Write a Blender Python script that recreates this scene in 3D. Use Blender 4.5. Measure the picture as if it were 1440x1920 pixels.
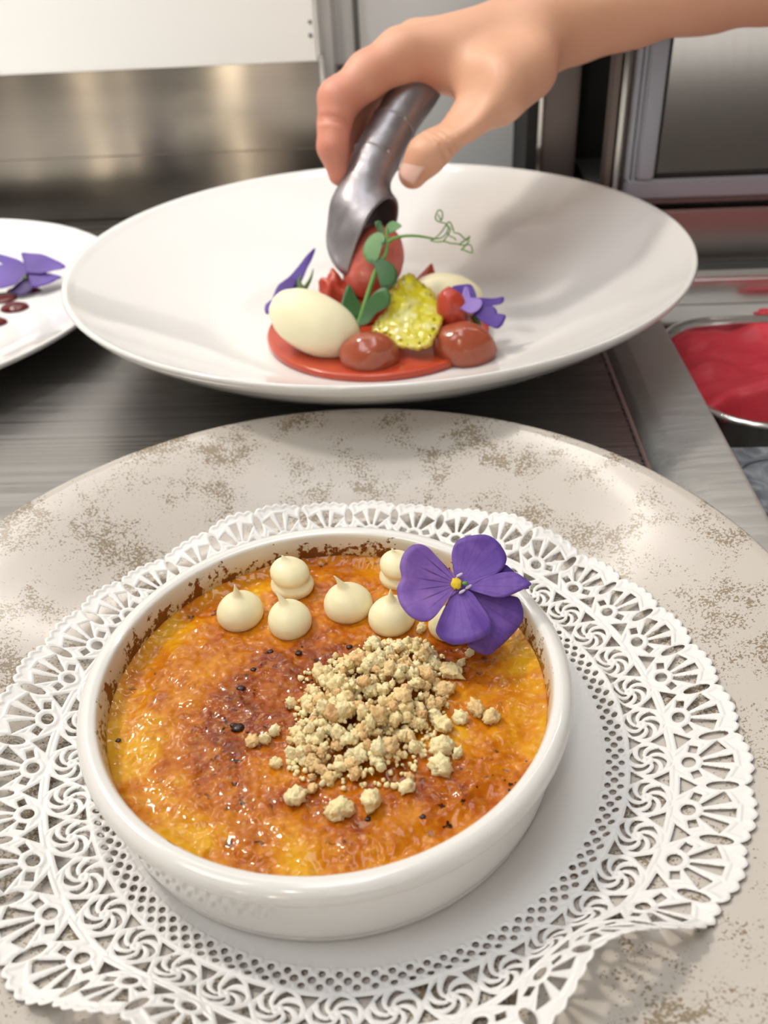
import bpy, bmesh, math, random
import numpy as np
from mathutils import Vector, Matrix, noise as mnoise

for o in list(bpy.data.objects):
    bpy.data.objects.remove(o, do_unlink=True)
random.seed(7); rng = np.random.default_rng(7)
SC = bpy.context.scene
COL = SC.collection
PI = math.pi

# ------------------------------------------------------------------ camera
RIGHT = Vector((0.9984083, 0.0330510, -0.0456998))
UP = Vector((0.0179199, 0.5824022, 0.8127032))
FWD = Vector((-0.0534764, 0.8122286, -0.5808829))
FPX, CAMZ = 1657.28, 0.182
EYE = Vector((0, 0, CAMZ))
cam = bpy.data.cameras.new('camera')
cam.sensor_fit = 'VERTICAL'; cam.sensor_height = 36.0; cam.lens = FPX / 1920 * 36
cam.clip_start = 0.005; cam.clip_end = 30
cam.dof.use_dof = True; cam.dof.focus_distance = 0.228; cam.dof.aperture_fstop = 17.0
camo = bpy.data.objects.new('camera', cam); COL.objects.link(camo)
m = Matrix.Identity(4)
for i in range(3):
    m[i][0], m[i][1], m[i][2], m[i][3] = RIGHT[i], UP[i], -FWD[i], EYE[i]
camo.matrix_world = m
SC.camera = camo

# ------------------------------------------------------------------ world, lights, exposure
w = bpy.data.worlds.new('world'); SC.world = w; w.use_nodes = True
w.node_tree.nodes['Background'].inputs[0].default_value = (0.9, 0.92, 1.0, 1)
w.node_tree.nodes['Background'].inputs[1].default_value = 0.25
vs = SC.view_settings
vs.view_transform = 'Standard'; vs.look = 'None'; vs.gamma = 1.0; vs.use_curve_mapping = False
vs.exposure = 0.17


def area(name, loc, target, size, power, col, shape='DISK', size_y=None):
    l = bpy.data.lights.new(name, 'AREA'); l.shape = shape; l.size = size
    if size_y: l.size_y = size_y
    l.energy = power; l.color = col
    o = bpy.data.objects.new(name, l); COL.objects.link(o)
    o.location = loc
    o.rotation_euler = (Vector(target) - Vector(loc)).to_track_quat('-Z', 'Y').to_euler()
    return o


area('key_lamp', (-0.62, 0.50, 0.92), (-0.05, 0.25, 0.0), 0.12, 4.6, (1.0, 0.91, 0.80))
area('ceiling_panel_lamp', (-0.05, 0.36, 1.40), (-0.05, 0.40, 0), 0.35, 5.0, (0.90, 0.95, 1.0), 'RECTANGLE', 1.0)
area('ceiling_panel_lamp', (-0.8, -0.1, 1.62), (-0.6, 0.5, 0), 0.5, 6.0, (0.96, 0.98, 1.0), 'RECTANGLE', 0.9)
l_ = area('reflection_fill', (0.7, -1.7, 1.55), (0.9, -2.2, 0.55), 1.4, 10.0, (1.0, 0.98, 0.95), 'RECTANGLE', 0.25); l_.data.spread = 1.4  # added unseen lamp, brightens the front wall that the door panel mirrors
area('spot_lamp', (-0.30, -0.75, 1.2), (0, 0.4, 0), 0.05, 1.5, (1.0, 0.85, 0.68))
l_ = area('spot_lamp', (-0.55, -0.25, 1.5), (-0.36, 0.61, 0.09), 0.10, 0.42, (0.96, 0.98, 1.0)); l_.data.spread = 0.52  # added unseen spot that lifts the back wall and left plate
area('glint_strip', (-0.05, 0.57, 0.60), (-0.05, 0.30, 0.0), 0.9, 0.8, (1.0, 0.94, 0.85), 'RECTANGLE', 0.006)  # added strip with no shelf behind it, makes glints on the custard
# added strips out of view, there to streak light down the steel backsplash
for x, wd, p, c in ((-0.556, 0.055, 1.6, (1.0, 0.86, 0.66)), (-0.985, 0.045, 0.75, (1.0, 0.84, 0.63)), (-0.872, 0.025, 0.28, (1.0, 0.85, 0.66)),
                    (-0.455, 0.03, 0.28, (1.0, 0.78, 0.74)), (-0.395, 0.028, 0.22, (1.0, 0.86, 0.68)), (-1.21, 0.04, 0.18, (1.0, 0.86, 0.68))):
    area('streak_strip', (x, -1.6, 0.24), (x, 0, 0.24), wd, p, c, 'RECTANGLE', 0.42)

# ------------------------------------------------------------------ helpers


def V3(p):
    return Vector(p)


def ray(px, py):
    return RIGHT * ((px - 720) / FPX) - UP * ((py - 960) / FPX) + FWD


def at(px, py, D):
    """point seen at (px, py), D metres in front of the lens"""
    return EYE + ray(px, py) * D


def onz(px, py, z):
    d = ray(px, py); return EYE + d * ((z - CAMZ) / d.z)


def ony(px, py, Y):
    d = ray(px, py); return EYE + d * (Y / d.y)


def onplane(px, py, p0, n):
    d = ray(px, py); return EYE + d * ((Vector(p0) - EYE).dot(n) / d.dot(n))


def mesh_obj(name, verts, faces, mats, parent=None, smooth=True, attrs=None, fmat=None):
    me = bpy.data.meshes.new(name)
    if isinstance(verts, np.ndarray):
        verts = verts.astype(np.float32)
        nv = len(verts)
        me.vertices.add(nv); me.vertices.foreach_set('co', verts.ravel())
        if isinstance(faces, np.ndarray):
            nf, k = faces.shape
            me.loops.add(nf * k); me.polygons.add(nf)
            me.loops.foreach_set('vertex_index', faces.astype(np.int32).ravel())
            me.polygons.foreach_set('loop_start', np.arange(0, nf * k, k, dtype=np.int32))
            me.update(calc_edges=True); me.validate()
        else:
            me.clear_geometry(); me.from_pydata([tuple(map(float, v)) for v in verts], [], faces)
    else:
        me.from_pydata([tuple(v) for v in verts], [], faces)
    me.update()
    if smooth:
        me.polygons.foreach_set('use_smooth', [True] * len(me.polygons))
    if not isinstance(mats, (list, tuple)): mats = [mats]
    for mt in mats: me.materials.append(mt)
    if fmat is not None:
        me.polygons.foreach_set('material_index', fmat)
    for k, vals in (attrs or {}).items():
        a = me.attributes.new(k, 'FLOAT', 'POINT'); a.data.foreach_set('value', np.asarray(vals, dtype=np.float32).ravel())
    o = bpy.data.objects.new(name, me); COL.objects.link(o)
    if parent is not None: o.parent = parent
    return o


def tag(o, label=None, cat=None, group=None, kind=None):
    if label: o['label'] = label
    if cat: o['category'] = cat
    if group: o['group'] = group
    if kind: o['kind'] = kind
    return o


def empty(name, loc=(0, 0, 0), label=None, cat=None, group=None):
    o = bpy.data.objects.new(name, None); COL.objects.link(o); o.empty_display_size = 0.01
    o.location = loc
    return tag(o, label, cat, group)


def put(o, parent):
    """child keeps its world-space mesh under a placed Empty"""
    o.parent = parent
    o.matrix_parent_inverse = Matrix.Translation(-Vector(parent.location))
    return o


def lathe(name, prof, c, mat, parent=None, seg=160, fmat=None, mats=None, smooth=True):
    """closed or open (r, z) profile turned about a vertical axis at c"""
    v, f = [], []
    n = len(prof)
    for i in range(seg):
        a = 2 * PI * i / seg
        for r, z in prof:
            v.append((c[0] + max(r, 1e-5) * math.cos(a), c[1] + max(r, 1e-5) * math.sin(a), c[2] + z))
    fm = []
    for i in range(seg):
        j = (i + 1) % seg
        for k in range(n - 1):
            f.append((i * n + k, j * n + k, j * n + k + 1, i * n + k + 1)); fm.append(fmat[k] if fmat else 0)
    o = mesh_obj(name, v, f, mats or mat, parent, smooth, fmat=fm)
    return o


def smooth_prof(pts, n=6):
    """Catmull-Rom through a profile"""
    out = []
    P = [Vector((p[0], p[1], 0)) for p in pts]
    for i in range(len(P) - 1):
        p0 = P[max(i - 1, 0)]; p1 = P[i]; p2 = P[i + 1]; p3 = P[min(i + 2, len(P) - 1)]
        for k in range(n):
            t = k / n
            q = 0.5 * ((2 * p1) + (p2 - p0) * t + (2 * p0 - 5 * p1 + 4 * p2 - p3) * t * t + (3 * p1 - p0 - 3 * p2 + p3) * t ** 3)
            out.append((max(q.x, 0), q.y))
    out.append(tuple(pts[-1][:2]))
    return out


def crom(P, n=8, closed=False):
    P = [Vector(p) for p in P]; out = []
    N = len(P)
    for i in range(N if closed else N - 1):
        g = (lambda k: P[k % N]) if closed else (lambda k: P[min(max(k, 0), N - 1)])
        p0, p1, p2, p3 = g(i - 1), g(i), g(i + 1), g(i + 2)
        for k in range(n):
            t = k / n
            out.append(0.5 * ((2 * p1) + (p2 - p0) * t + (2 * p0 - 5 * p1 + 4 * p2 - p3) * t * t + (3 * p1 - p0 - 3 * p2 + p3) * t ** 3))
    if not closed: out.append(P[-1])
    return out


def tube_data(pts, radii, seg=8, v=None, f=None):
    v = [] if v is None else v; f = [] if f is None else f
    b = len(v); n = len(pts)
    if not isinstance(radii, (list, tuple)): radii = [radii] * n
    T = [(pts[min(i + 1, n - 1)] - pts[max(i - 1, 0)]).normalized() for i in range(n)]
    N = T[0].orthogonal().normalized()
    for i in range(n):
        N = (N - T[i] * N.dot(T[i])).normalized(); B = T[i].cross(N)
        for k in range(seg):
            a = 2 * PI * k / seg
            v.append(pts[i] + (N * math.cos(a) + B * math.sin(a)) * radii[i])
    for i in range(n - 1):
        for k in range(seg):
            k2 = (k + 1) % seg
            f.append((b + i * seg + k, b + i * seg + k2, b + (i + 1) * seg + k2, b + (i + 1) * seg + k))
    f.append(tuple(b + k for k in range(seg))[::-1]); f.append(tuple(b + (n - 1) * seg + k for k in range(seg)))
    return v, f


def tube(name, pts, radii, mat, parent=None, seg=8):
    v, f = tube_data(pts, radii, seg)
    return mesh_obj(name, v, f, mat, parent)


def box(name, x0, x1, y0, y1, z0, z1, mat, parent=None, bev=0.0, uv=None, seg=2):
    bm = bmesh.new()
    bmesh.ops.create_cube(bm, size=1.0)
    for q in bm.verts:
        q.co = Vector((x0 + (q.co.x + .5) * (x1 - x0), y0 + (q.co.y + .5) * (y1 - y0), z0 + (q.co.z + .5) * (z1 - z0)))
    if bev:
        bmesh.ops.bevel(bm, geom=bm.edges[:], offset=bev, segments=seg, affect='EDGES')
    if uv:
        L = bm.loops.layers.uv.new('UVMap')
        for fc in bm.faces:
            for lp in fc.loops:
                lp[L].uv = (lp.vert.co['xyz'.index(uv[0])], lp.vert.co['xyz'.index(uv[1])])
    me = bpy.data.meshes.new(name); bm.to_mesh(me); bm.free()
    me.materials.append(mat)
    o = bpy.data.objects.new(name, me); COL.objects.link(o)
    if parent is not None: o.parent = parent
    return o


def structure(o):
    o['kind'] = 'structure'; return o


def surface_nets(F, org, h):
    """naive surface nets: isosurface F = 0 (inside negative)"""
    nx, ny, nz = F.shape
    ins = F < 0
    cnt = np.zeros((nx - 1, ny - 1, nz - 1), np.int8)
    for dx in (0, 1):
        for dy in (0, 1):
            for dz in (0, 1):
                cnt += ins[dx:nx - 1 + dx, dy:ny - 1 + dy, dz:nz - 1 + dz]
    act = np.argwhere((cnt > 0) & (cnt < 8))
    idx = -np.ones((nx - 1, ny - 1, nz - 1), np.int64)
    idx[act[:, 0], act[:, 1], act[:, 2]] = np.arange(len(act))
    corners = np.array([(a, b, c) for a in (0, 1) for b in (0, 1) for c in (0, 1)])
    acc = np.zeros((len(act), 3)); n = np.zeros(len(act))
    for i in range(8):
        for j in range(i + 1, 8):
            if np.abs(corners[i] - corners[j]).sum() != 1: continue
            A = act + corners[i]; B = act + corners[j]
            fa = F[A[:, 0], A[:, 1], A[:, 2]]; fb = F[B[:, 0], B[:, 1], B[:, 2]]
            s = (fa < 0) != (fb < 0)
            t = fa[s] / (fa[s] - fb[s])
            acc[s] += A[s] + (B[s] - A[s]) * t[:, None]; n[s] += 1
    verts = acc / n[:, None] * h + np.asarray(org)
    quads = []
    for ax in range(3):
        sl0 = [slice(None)] * 3; sl1 = [slice(None)] * 3
        sl0[ax] = slice(0, -1); sl1[ax] = slice(1, None)
        a = ins[tuple(sl0)]; b = ins[tuple(sl1)]
        u, w_ = (ax + 1) % 3, (ax + 2) % 3
        for flip, mask in ((False, a & ~b), (True, ~a & b)):
            e = np.argwhere(mask)
            ok = (e[:, u] > 0) & (e[:, w_] > 0) & (e[:, u] < F.shape[u] - 1) & (e[:, w_] < F.shape[w_] - 1)
            e = e[ok]
            du = np.zeros(3, int); du[u] = 1; dw = np.zeros(3, int); dw[w_] = 1
            q = [e - du - dw, e - dw, e, e - du]
            q = np.stack([idx[c[:, 0], c[:, 1], c[:, 2]] for c in q], 1)
            if flip: q = q[:, ::-1]
            quads.append(q)
    return verts, np.concatenate(quads)


def cone_sdf(P, a, b, ra, rb):
    a = np.asarray(a, np.float32); b = np.asarray(b, np.float32); d = b - a
    t = np.clip(((P - a) @ d) / (d @ d), 0, 1)
    q = P - (a + t[..., None] * d)
    return np.sqrt((q * q).sum(-1)) - (ra + (rb - ra) * t)


def smin(a, b, k):
    h = np.clip(0.5 + 0.5 * (b - a) / k, 0, 1)
    return b + (a - b) * h - k * h * (1 - h)


def lumpy(name, c, axes, radii, amp, freq, mat, seed=0, parent=None, sub=4, flat=None, smooth=True, power=2.0):
    """noise-swollen ellipsoid; axes = three unit vectors"""
    bm = bmesh.new(); bmesh.ops.create_icosphere(bm, subdivisions=sub, radius=1)
    A = [Vector(a).normalized() for a in axes]
    off = Vector((seed * 3.17, seed * 1.31, seed * 7.7))
    for q in bm.verts:
        d = q.co.normalized()
        if power != 2.0:
            l = (abs(d.x) ** power + abs(d.y) ** power + abs(d.z) ** power) ** (-1 / power); d = d * l
        s = 1 + amp * mnoise.noise(d * freq + off) + amp * 0.4 * mnoise.noise(d * freq * 2.7 + off)
        p = A[0] * d.x * radii[0] * s + A[1] * d.y * radii[1] * s + A[2] * d.z * radii[2] * s
        q.co = Vector(c) + p
        if flat is not None and q.co.z < flat: q.co.z = flat + (q.co.z - flat) * 0.04
    me = bpy.data.meshes.new(name); bm.to_mesh(me); bm.free()
    if smooth: me.polygons.foreach_set('use_smooth', [True] * len(me.polygons))
    me.materials.append(mat)
    o = bpy.data.objects.new(name, me); COL.objects.link(o)
    if parent is not None: put(o, parent)
    return o


def blade(name, poly, base, p0, n, mat, parent, cup=0.0, ruffle=0.0, waves=5, lift=0.0, thick=0.00035, K=9, tilt=(0, 0)):
    """petal or leaf: an outline laid on a plane through p0 with normal n, cupped and ruffled along n"""
    n = Vector(n).normalized(); p0 = Vector(p0)
    B = onplane(base[0], base[1], p0, n)
    O = crom([onplane(x, y, p0, n) for x, y in poly], 5, closed=True)
    M = len(O); L = max((p - B).length for p in O)
    v, f, at_t, at_p = [B + n * lift], [], [0.0], [0.0]
    e1 = (O[0] - B).normalized(); e2 = n.cross(e1)
    for k in range(1, K + 1):
        t = k / K
        for i, p in enumerate(O):
            d = (p - B) * t; r = d.length / L
            ph = math.atan2(d.dot(e2), d.dot(e1))
            h = lift + cup * r * r + ruffle * r * r * math.sin(waves * ph + 1.3 * i / M) + tilt[0] * d.dot(RIGHT) + tilt[1] * d.dot(UP)
            v.append(B + d + n * h); at_t.append(r); at_p.append(ph)
    for i in range(M):
        f.append((0, 1 + i, 1 + (i + 1) % M))
    for k in range(1, K):
        a = 1 + (k - 1) * M; b = 1 + k * M
        for i in range(M):
            j = (i + 1) % M
            f.append((a + i, b + i, b + j, a + j))
    o = mesh_obj(name, v, f, mat, None, attrs={'rad': at_t, 'ang': at_p})
    s = o.modifiers.new('thickness', 'SOLIDIFY'); s.thickness = thick; s.offset = 0
    put(o, parent)
    return o


# ------------------------------------------------------------------ materials


class N:
    def __init__(self, name):
        self.m = bpy.data.materials.new(name); self.m.use_nodes = True
        self.t = self.m.node_tree; self.b = self.t.nodes['Principled BSDF']

    def node(self, t, **kw):
        n = self.t.nodes.new(t)
        for k, v in kw.items(): setattr(n, k, v)
        return n

    def link(self, a, b): self.t.links.new(a, b)

    def set(self, **kw):
        for k, v in kw.items():
            s = self.b.inputs[k.replace('_', ' ')]
            if hasattr(v, 'is_linked'): self.link(v, s)
            elif isinstance(v, tuple) and len(v) == 3 and s.type == 'RGBA': s.default_value = (*v, 1)
            else: s.default_value = v
        return self

    def coord(self, kind='Object', scale=None):
        c = self.node('ShaderNodeTexCoord').outputs[kind]
        if scale is not None:
            mp = self.node('ShaderNodeMapping'); mp.inputs['Scale'].default_value = scale if isinstance(scale, tuple) else (scale,) * 3
            self.link(c, mp.inputs[0]); c = mp.outputs[0]
        return c

    def noise(self, vec, scale=1.0, detail=3, rough=0.5, dist=0.0):
        n = self.node('ShaderNodeTexNoise'); self.link(vec, n.inputs['Vector'])
        n.inputs['Scale'].default_value = scale; n.inputs['Detail'].default_value = detail
        n.inputs['Roughness'].default_value = rough; n.inputs['Distortion'].default_value = dist
        return n.outputs['Fac']

    def voro(self, vec, scale, feature='F1'):
        n = self.node('ShaderNodeTexVoronoi'); n.feature = feature; self.link(vec, n.inputs['Vector']); n.inputs['Scale'].default_value = scale
        return n.outputs['Distance']

    def ramp(self, fac, stops):
        r = self.node('ShaderNodeValToRGB'); self.link(fac, r.inputs[0])
        el = r.color_ramp.elements
        while len(el) < len(stops): el.new(0.5)
        for e, (p, c) in zip(el, stops):
            e.position = p; e.color = (*c, 1) if len(c) == 3 else c
        return r.outputs[0]

    def mr(self, fac, a, b, c=0.0, d=1.0):
        r = self.node('ShaderNodeMapRange'); self.link(fac, r.inputs[0]); r.interpolation_type = 'SMOOTHSTEP'
        for i, x in zip((1, 2, 3, 4), (a, b, c, d)): r.inputs[i].default_value = x
        return r.outputs[0]

    def math(self, op, a, b=0.0, clamp=False):
        r = self.node('ShaderNodeMath', operation=op); r.use_clamp = clamp
        for i, x in enumerate((a, b)):
            if hasattr(x, 'is_linked'): self.link(x, r.inputs[i])
            else: r.inputs[i].default_value = x
        return r.outputs[0]

    def mix(self, fac, a, b):
        r = self.node('ShaderNodeMix', data_type='RGBA')
        for s, x in ((r.inputs[0], fac), (r.inputs[6], a), (r.inputs[7], b)):
            if hasattr(x, 'is_linked'): self.link(x, s)
            elif isinstance(x, tuple): s.default_value = (*x, 1)
            else: s.default_value = x
        return r.outputs[2]

    def bump(self, h, strength, dist, normal=None):
        r = self.node('ShaderNodeBump'); self.link(h, r.inputs['Height'])
        r.inputs['Strength'].default_value = strength; r.inputs['Distance'].default_value = dist
        if normal is not None: self.link(normal, r.inputs['Normal'])
        self.link(r.outputs[0], self.b.inputs['Normal']); return r.outputs[0]

    def attr(self, name):
        return self.node('ShaderNodeAttribute', attribute_name=name).outputs['Fac']


def simple(name, col, rough=0.5, metal=0.0, **kw):
    n = N(name); n.set(Base_Color=col, Roughness=rough, Metallic=metal, **kw); return n.m


M = {}


def porcelain(name, col, rough=0.08):
    n = N(name); n.set(Base_Color=col, Roughness=rough, Coat_Weight=0.3, Coat_Roughness=0.05, IOR=1.5)
    return n.m


M['white_china'] = porcelain('white_china', (0.80, 0.79, 0.775), 0.10)
M['paint'] = simple('white_paint', (0.91, 0.90, 0.86), 0.5)
M['grey_wall'] = simple('far_wall_paint', (0.80, 0.79, 0.77), 0.7)
M['dark_band'] = simple('dark_band_paint', (0.06, 0.048, 0.042), 0.6)
M['ceiling'] = simple('ceiling_paint', (0.8, 0.8, 0.78), 0.8)
M['floor'] = simple('floor_vinyl', (0.16, 0.14, 0.13), 0.5)
M['black'] = simple('black_gap', (0.012, 0.011, 0.011), 0.7)  # flat black for the shade in slot, gap and recess; gaskets too
M['seal'] = simple('rubber_seal', (0.05, 0.06, 0.06), 0.4)
M['grout'] = simple('grout', (0.20, 0.20, 0.19), 0.8)


def steel(name, col, rough, aniso=0.0, rot=0.0, brush=('x', 900), bump=0.08):
    n = N(name)
    lo_, hi_ = (0.88, 1.1) if name == 'worktop_steel' else (0.975, 1.02)
    n.set(Base_Color=col, Metallic=1.0, Roughness=rough)
    ax = {'x': (3, brush[1], brush[1]), 'y': (brush[1], 3, brush[1]), 'z': (brush[1], brush[1], 3)}[brush[0]]
    fine = n.noise(n.coord('Object', ax), 1.0, 4, 0.6)
    big = n.noise(n.coord('Object'), 9, 3, 0.6)
    n.link(n.math('ADD', n.mr(fine, 0.3, 0.7, rough * 0.8, rough * 1.2), n.mr(big, 0.35, 0.7, -0.03, 0.05)), n.b.inputs['Roughness'])
    if name == 'brushed_wall_steel':
        n.link(n.mr(n.noise(n.coord('Object', (2, 2, 60)), 1.0, 3), 0.3, 0.7, rough * 0.93, rough * 1.07), n.b.inputs['Roughness'])
    if name == 'door_steel':
        for l_ in list(n.b.inputs['Roughness'].links): n.t.links.remove(l_)
    if name == 'cabinet_steel': n.set(Metallic=0.6)
    n.link(n.mix(n.mr(fine, 0.35, 0.65), tuple(c * lo_ for c in col), tuple(min(c * hi_, 1) for c in col)), n.b.inputs['Base Color'])
    if bump: n.bump(fine, bump, 0.0002)
    if aniso:
        t = n.node('ShaderNodeTangent', direction_type='UV_MAP')
        n.link(t.outputs[0], n.b.inputs['Tangent'])
        n.set(Anisotropic=aniso, Anisotropic_Rotation=rot)
    return n.m


M['steel_wall'] = steel('brushed_wall_steel', (0.34, 0.31, 0.27), 0.155, 1.0, 0.25, ('x', 160), 0.0)
M['steel_top'] = steel('worktop_steel', (0.32, 0.31, 0.30), 0.30, 0.0, 0.0, ('x', 700), 0.25)
M['steel_cab'] = steel('cabinet_steel', (0.74, 0.745, 0.72), 0.42, 0.0, 0.0, ('x', 700), 0.05)
M['steel_pan'] = steel('pan_steel', (0.68, 0.68, 0.67), 0.2, 0.0, 0.0, ('x', 500), 0.02)
M['steel_low'] = simple('satin_panel_steel', (0.40, 0.36, 0.34), 0.33, 1.0)
M['steel_door'] = steel('door_steel', (0.66, 0.63, 0.60), 0.13, 0.0, 0.0, ('z', 300), 0.0)
M['frame_grey'] = simple('blue_grey_frame', (0.42, 0.45, 0.52), 0.3, 0.4)
M['brown_metal'] = simple('brown_metal', (0.20, 0.165, 0.15), 0.35, 0.6)
M['tile'] = N('glazed_tile').set(Base_Color=(0.78, 0.79, 0.78), Roughness=0.2).m
n = N('frosted_lid'); c = n.coord('Object')
fr = n.noise(c, 60, 5, 0.65, 1.5)
n.set(Base_Color=n.ramp(n.mr(fr, 0.45, 0.7), [(0, (0.14, 0.155, 0.18)), (1, (0.36, 0.38, 0.41))]), Roughness=0.35); M['lid'] = n.m

# speckled stoneware
n = N('speckled_stoneware'); c = n.coord('Object')
clus = n.noise(c, 62, 4, 0.62, 0.3); fine = n.noise(n.coord('Object'), 1350, 2, 0.7)
th = n.math('ADD', fine, n.math('MULTIPLY', n.math('SUBTRACT', clus, 0.53), 1.15))
msk = n.mr(th, 0.555, 0.60)
tone = n.noise(c, 25, 2)
base = n.mix(tone, (0.53, 0.485, 0.44), (0.58, 0.535, 0.49))
n.set(Base_Color=n.mix(n.math('MULTIPLY', msk, 0.92), base, (0.24, 0.185, 0.115)), Roughness=0.16, Coat_Weight=0.25, Coat_Roughness=0.08)
M['speckled'] = n.m
M['rim_brown'] = simple('bare_clay_edge', (0.46, 0.34, 0.24), 0.25)

# paper lace
n = N('paper_lace'); n.set(Base_Color=(0.86, 0.85, 0.84), Roughness=0.42, Transmission_Weight=0.0)
n.set(Subsurface_Weight=0.15, Subsurface_Radius=(1, 1, 1), Subsurface_Scale=0.0008); M['paper'] = n.m

# ramekin: glaze outside, scorched film on the inner wall
M['ramekin'] = porcelain('ramekin_glaze', (0.80, 0.785, 0.76), 0.14)
n = N('ramekin_inner_wall'); c = n.coord('Object')
s1 = n.noise(c, 150, 4, 0.7); s2 = n.noise(c, 600, 3, 0.6)
zz = n.node('ShaderNodeSeparateXYZ'); n.link(c, zz.inputs[0])
hgt = n.mr(zz.outputs[2], 0.0240, 0.0317, 0.07, -0.05)
stain = n.mr(n.math('ADD', n.math('ADD', n.math('MULTIPLY', s1, 0.75), n.math('MULTIPLY', s2, 0.25)), hgt), 0.535, 0.60)
film = n.mr(zz.outputs[2], 0.0245, 0.0295, 0.8, 0.1)
bc = n.mix(film, (0.76, 0.73, 0.66), (0.62, 0.46, 0.18))
n.set(Base_Color=n.mix(stain, bc, (0.19, 0.06, 0.012)), Roughness=0.22); M['ramekin_in'] = n.m

# caramelised custard
n = N('burnt_custard'); c = n.coord('Object')
big = n.noise(c, 42, 4, 0.6, 0.6); mid = n.noise(c, 150, 5, 0.65, 0.3); fine = n.noise(c, 620, 3, 0.6); sp = n.voro(c, 210)
k = n.math('ADD', n.math('MULTIPLY', big, 0.70), n.math('MULTIPLY', mid, 0.30))
edge = n.attr('edge')
k = n.math('ADD', k, n.attr('toast'))
col = n.ramp(k, [(0.34, (0.70, 0.34, 0.008)), (0.43, (0.57, 0.185, 0.003)), (0.52, (0.41, 0.095, 0.002)), (0.60, (0.24, 0.038, 0.002)), (0.70, (0.13, 0.018, 0.002))])
col = n.mix(n.mr(fine, 0.45, 0.75), col, n.mix(0.25, col, (0.78, 0.42, 0.03)))
dark = n.math('MULTIPLY', n.mr(n.noise(c, 420, 2, 0.5), 0.63, 0.68), n.mr(big, 0.45, 0.62))
col = n.mix(dark, col, (0.03, 0.008, 0.003))
n.set(Base_Color=col, Roughness=0.3, Specular_IOR_Level=0.06, Coat_Weight=1.0, Coat_IOR=1.34, Coat_Roughness=0.06, Subsurface_Weight=0.0, Subsurface_Radius=(1.0, 0.5, 0.1), Subsurface_Scale=0.001)
h = n.math('ADD', n.math('MULTIPLY', mid, 0.6), n.math('MULTIPLY', fine, 0.5))
h = n.math('ADD', h, n.math('MULTIPLY', n.mr(n.voro(c, 480), 0.0, 0.6), 0.4))
n.bump(h, 0.12, 0.0010); M['custard'] = n.m
M['char'] = simple('charred_sugar', (0.02, 0.006, 0.003), 0.3)

n = N('white_ganache'); n.set(Base_Color=(0.92, 0.84, 0.56), Roughness=0.36, Subsurface_Weight=0.35, Subsurface_Radius=(1, 0.8, 0.4), Subsurface_Scale=0.002); M['cream'] = n.m
n = N('vanilla_mousse'); nz = n.noise(n.coord('Object'), 90, 3)
n.set(Base_Color=n.mix(nz, (0.88, 0.82, 0.55), (0.90, 0.85, 0.62)), Roughness=0.5, Subsurface_Weight=0.3, Subsurface_Radius=(1, 0.8, 0.4), Subsurface_Scale=0.003); M['mousse'] = n.m

n = N('biscuit_crumb'); oi = n.node('ShaderNodeObjectInfo'); nz = n.noise(n.coord('Object'), 2.2, 3, 0.6)
kk = n.math('ADD', n.math('MULTIPLY', oi.outputs['Random'], 0.6), n.math('MULTIPLY', nz, 0.4))
n.set(Base_Color=n.ramp(kk, [(0.15, (0.98, 0.86, 0.54)), (0.55, (0.96, 0.78, 0.42)), (0.68, (0.88, 0.62, 0.30)), (0.84, (0.70, 0.42, 0.20))]), Roughness=0.75,
      Subsurface_Weight=0.3, Subsurface_Radius=(1, 0.7, 0.35), Subsurface_Scale=0.0012)
n.bump(n.noise(n.coord('Object'), 3, 3), 0.3, 0.1); M['crumb'] = n.m

n = N('viola_petal'); rad = n.attr('rad'); ang = n.attr('ang')
wv = n.math('ABSOLUTE', n.math('SINE', n.math('MULTIPLY', ang, 16.0)))
st = n.mr(wv, 0.0, 0.5, 1.0, 0.0)
fine = n.noise(n.coord('Object'), 220, 4, 0.6)
col = n.mix(n.mr(rad, 0.1, 1.0), (0.16, 0.075, 0.41), (0.115, 0.048, 0.33))
col = n.mix(n.mr(fine, 0.4, 0.7, 0, 0.5), col, (0.26, 0.13, 0.52))
col = n.mix(n.math('MULTIPLY', st, 0.35), col, (0.085, 0.03, 0.24))
n.set(Base_Color=col, Roughness=0.55, Sheen_Weight=0.1); M['petal'] = n.m
n = N('viola_lip_petal'); rad = n.attr('rad'); ang = n.attr('ang')
wv = n.math('ABSOLUTE', n.math('SINE', n.math('MULTIPLY', ang, 11.0)))
st = n.math('MULTIPLY', n.mr(wv, 0.0, 0.42, 1.0, 0.0), n.mr(rad, 0.40, 0.72, 1.0, 0.10))
fine = n.noise(n.coord('Object'), 220, 4, 0.6)
col = n.mix(n.mr(fine, 0.35, 0.7), (0.17, 0.075, 0.38), (0.25, 0.12, 0.46))
col = n.mix(st, col, (0.03, 0.008, 0.08))
n.set(Base_Color=col, Roughness=0.55, Sheen_Weight=0.1); M['petal_lip'] = n.m
M['petal_pale'] = simple('pale_petal', (0.29, 0.19, 0.55), 0.55)
n = N('deep_viola_petal'); n.set(Base_Color=n.mix(n.mr(n.attr('rad'), 0.1, 1.0), (0.065, 0.022, 0.22), (0.10, 0.042, 0.31)), Roughness=0.55); M['petal_deep'] = n.m
M['petal_dark'] = simple('deep_petal', (0.075, 0.028, 0.27), 0.55)
M['flower_yellow'] = simple('flower_yellow', (0.75, 0.55, 0.02), 0.6)
M['flower_white'] = simple('throat_hair', (0.62, 0.52, 0.72), 0.7)
n = N('pea_leaf'); rad = n.attr('rad')
n.set(Base_Color=n.mix(n.noise(n.coord('Object'), 140, 3), (0.028, 0.095, 0.03), (0.06, 0.165, 0.045)), Roughness=0.4, Subsurface_Weight=0.1, Subsurface_Radius=(0.3, 1, 0.2), Subsurface_Scale=0.001); M['leaf'] = n.m
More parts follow.
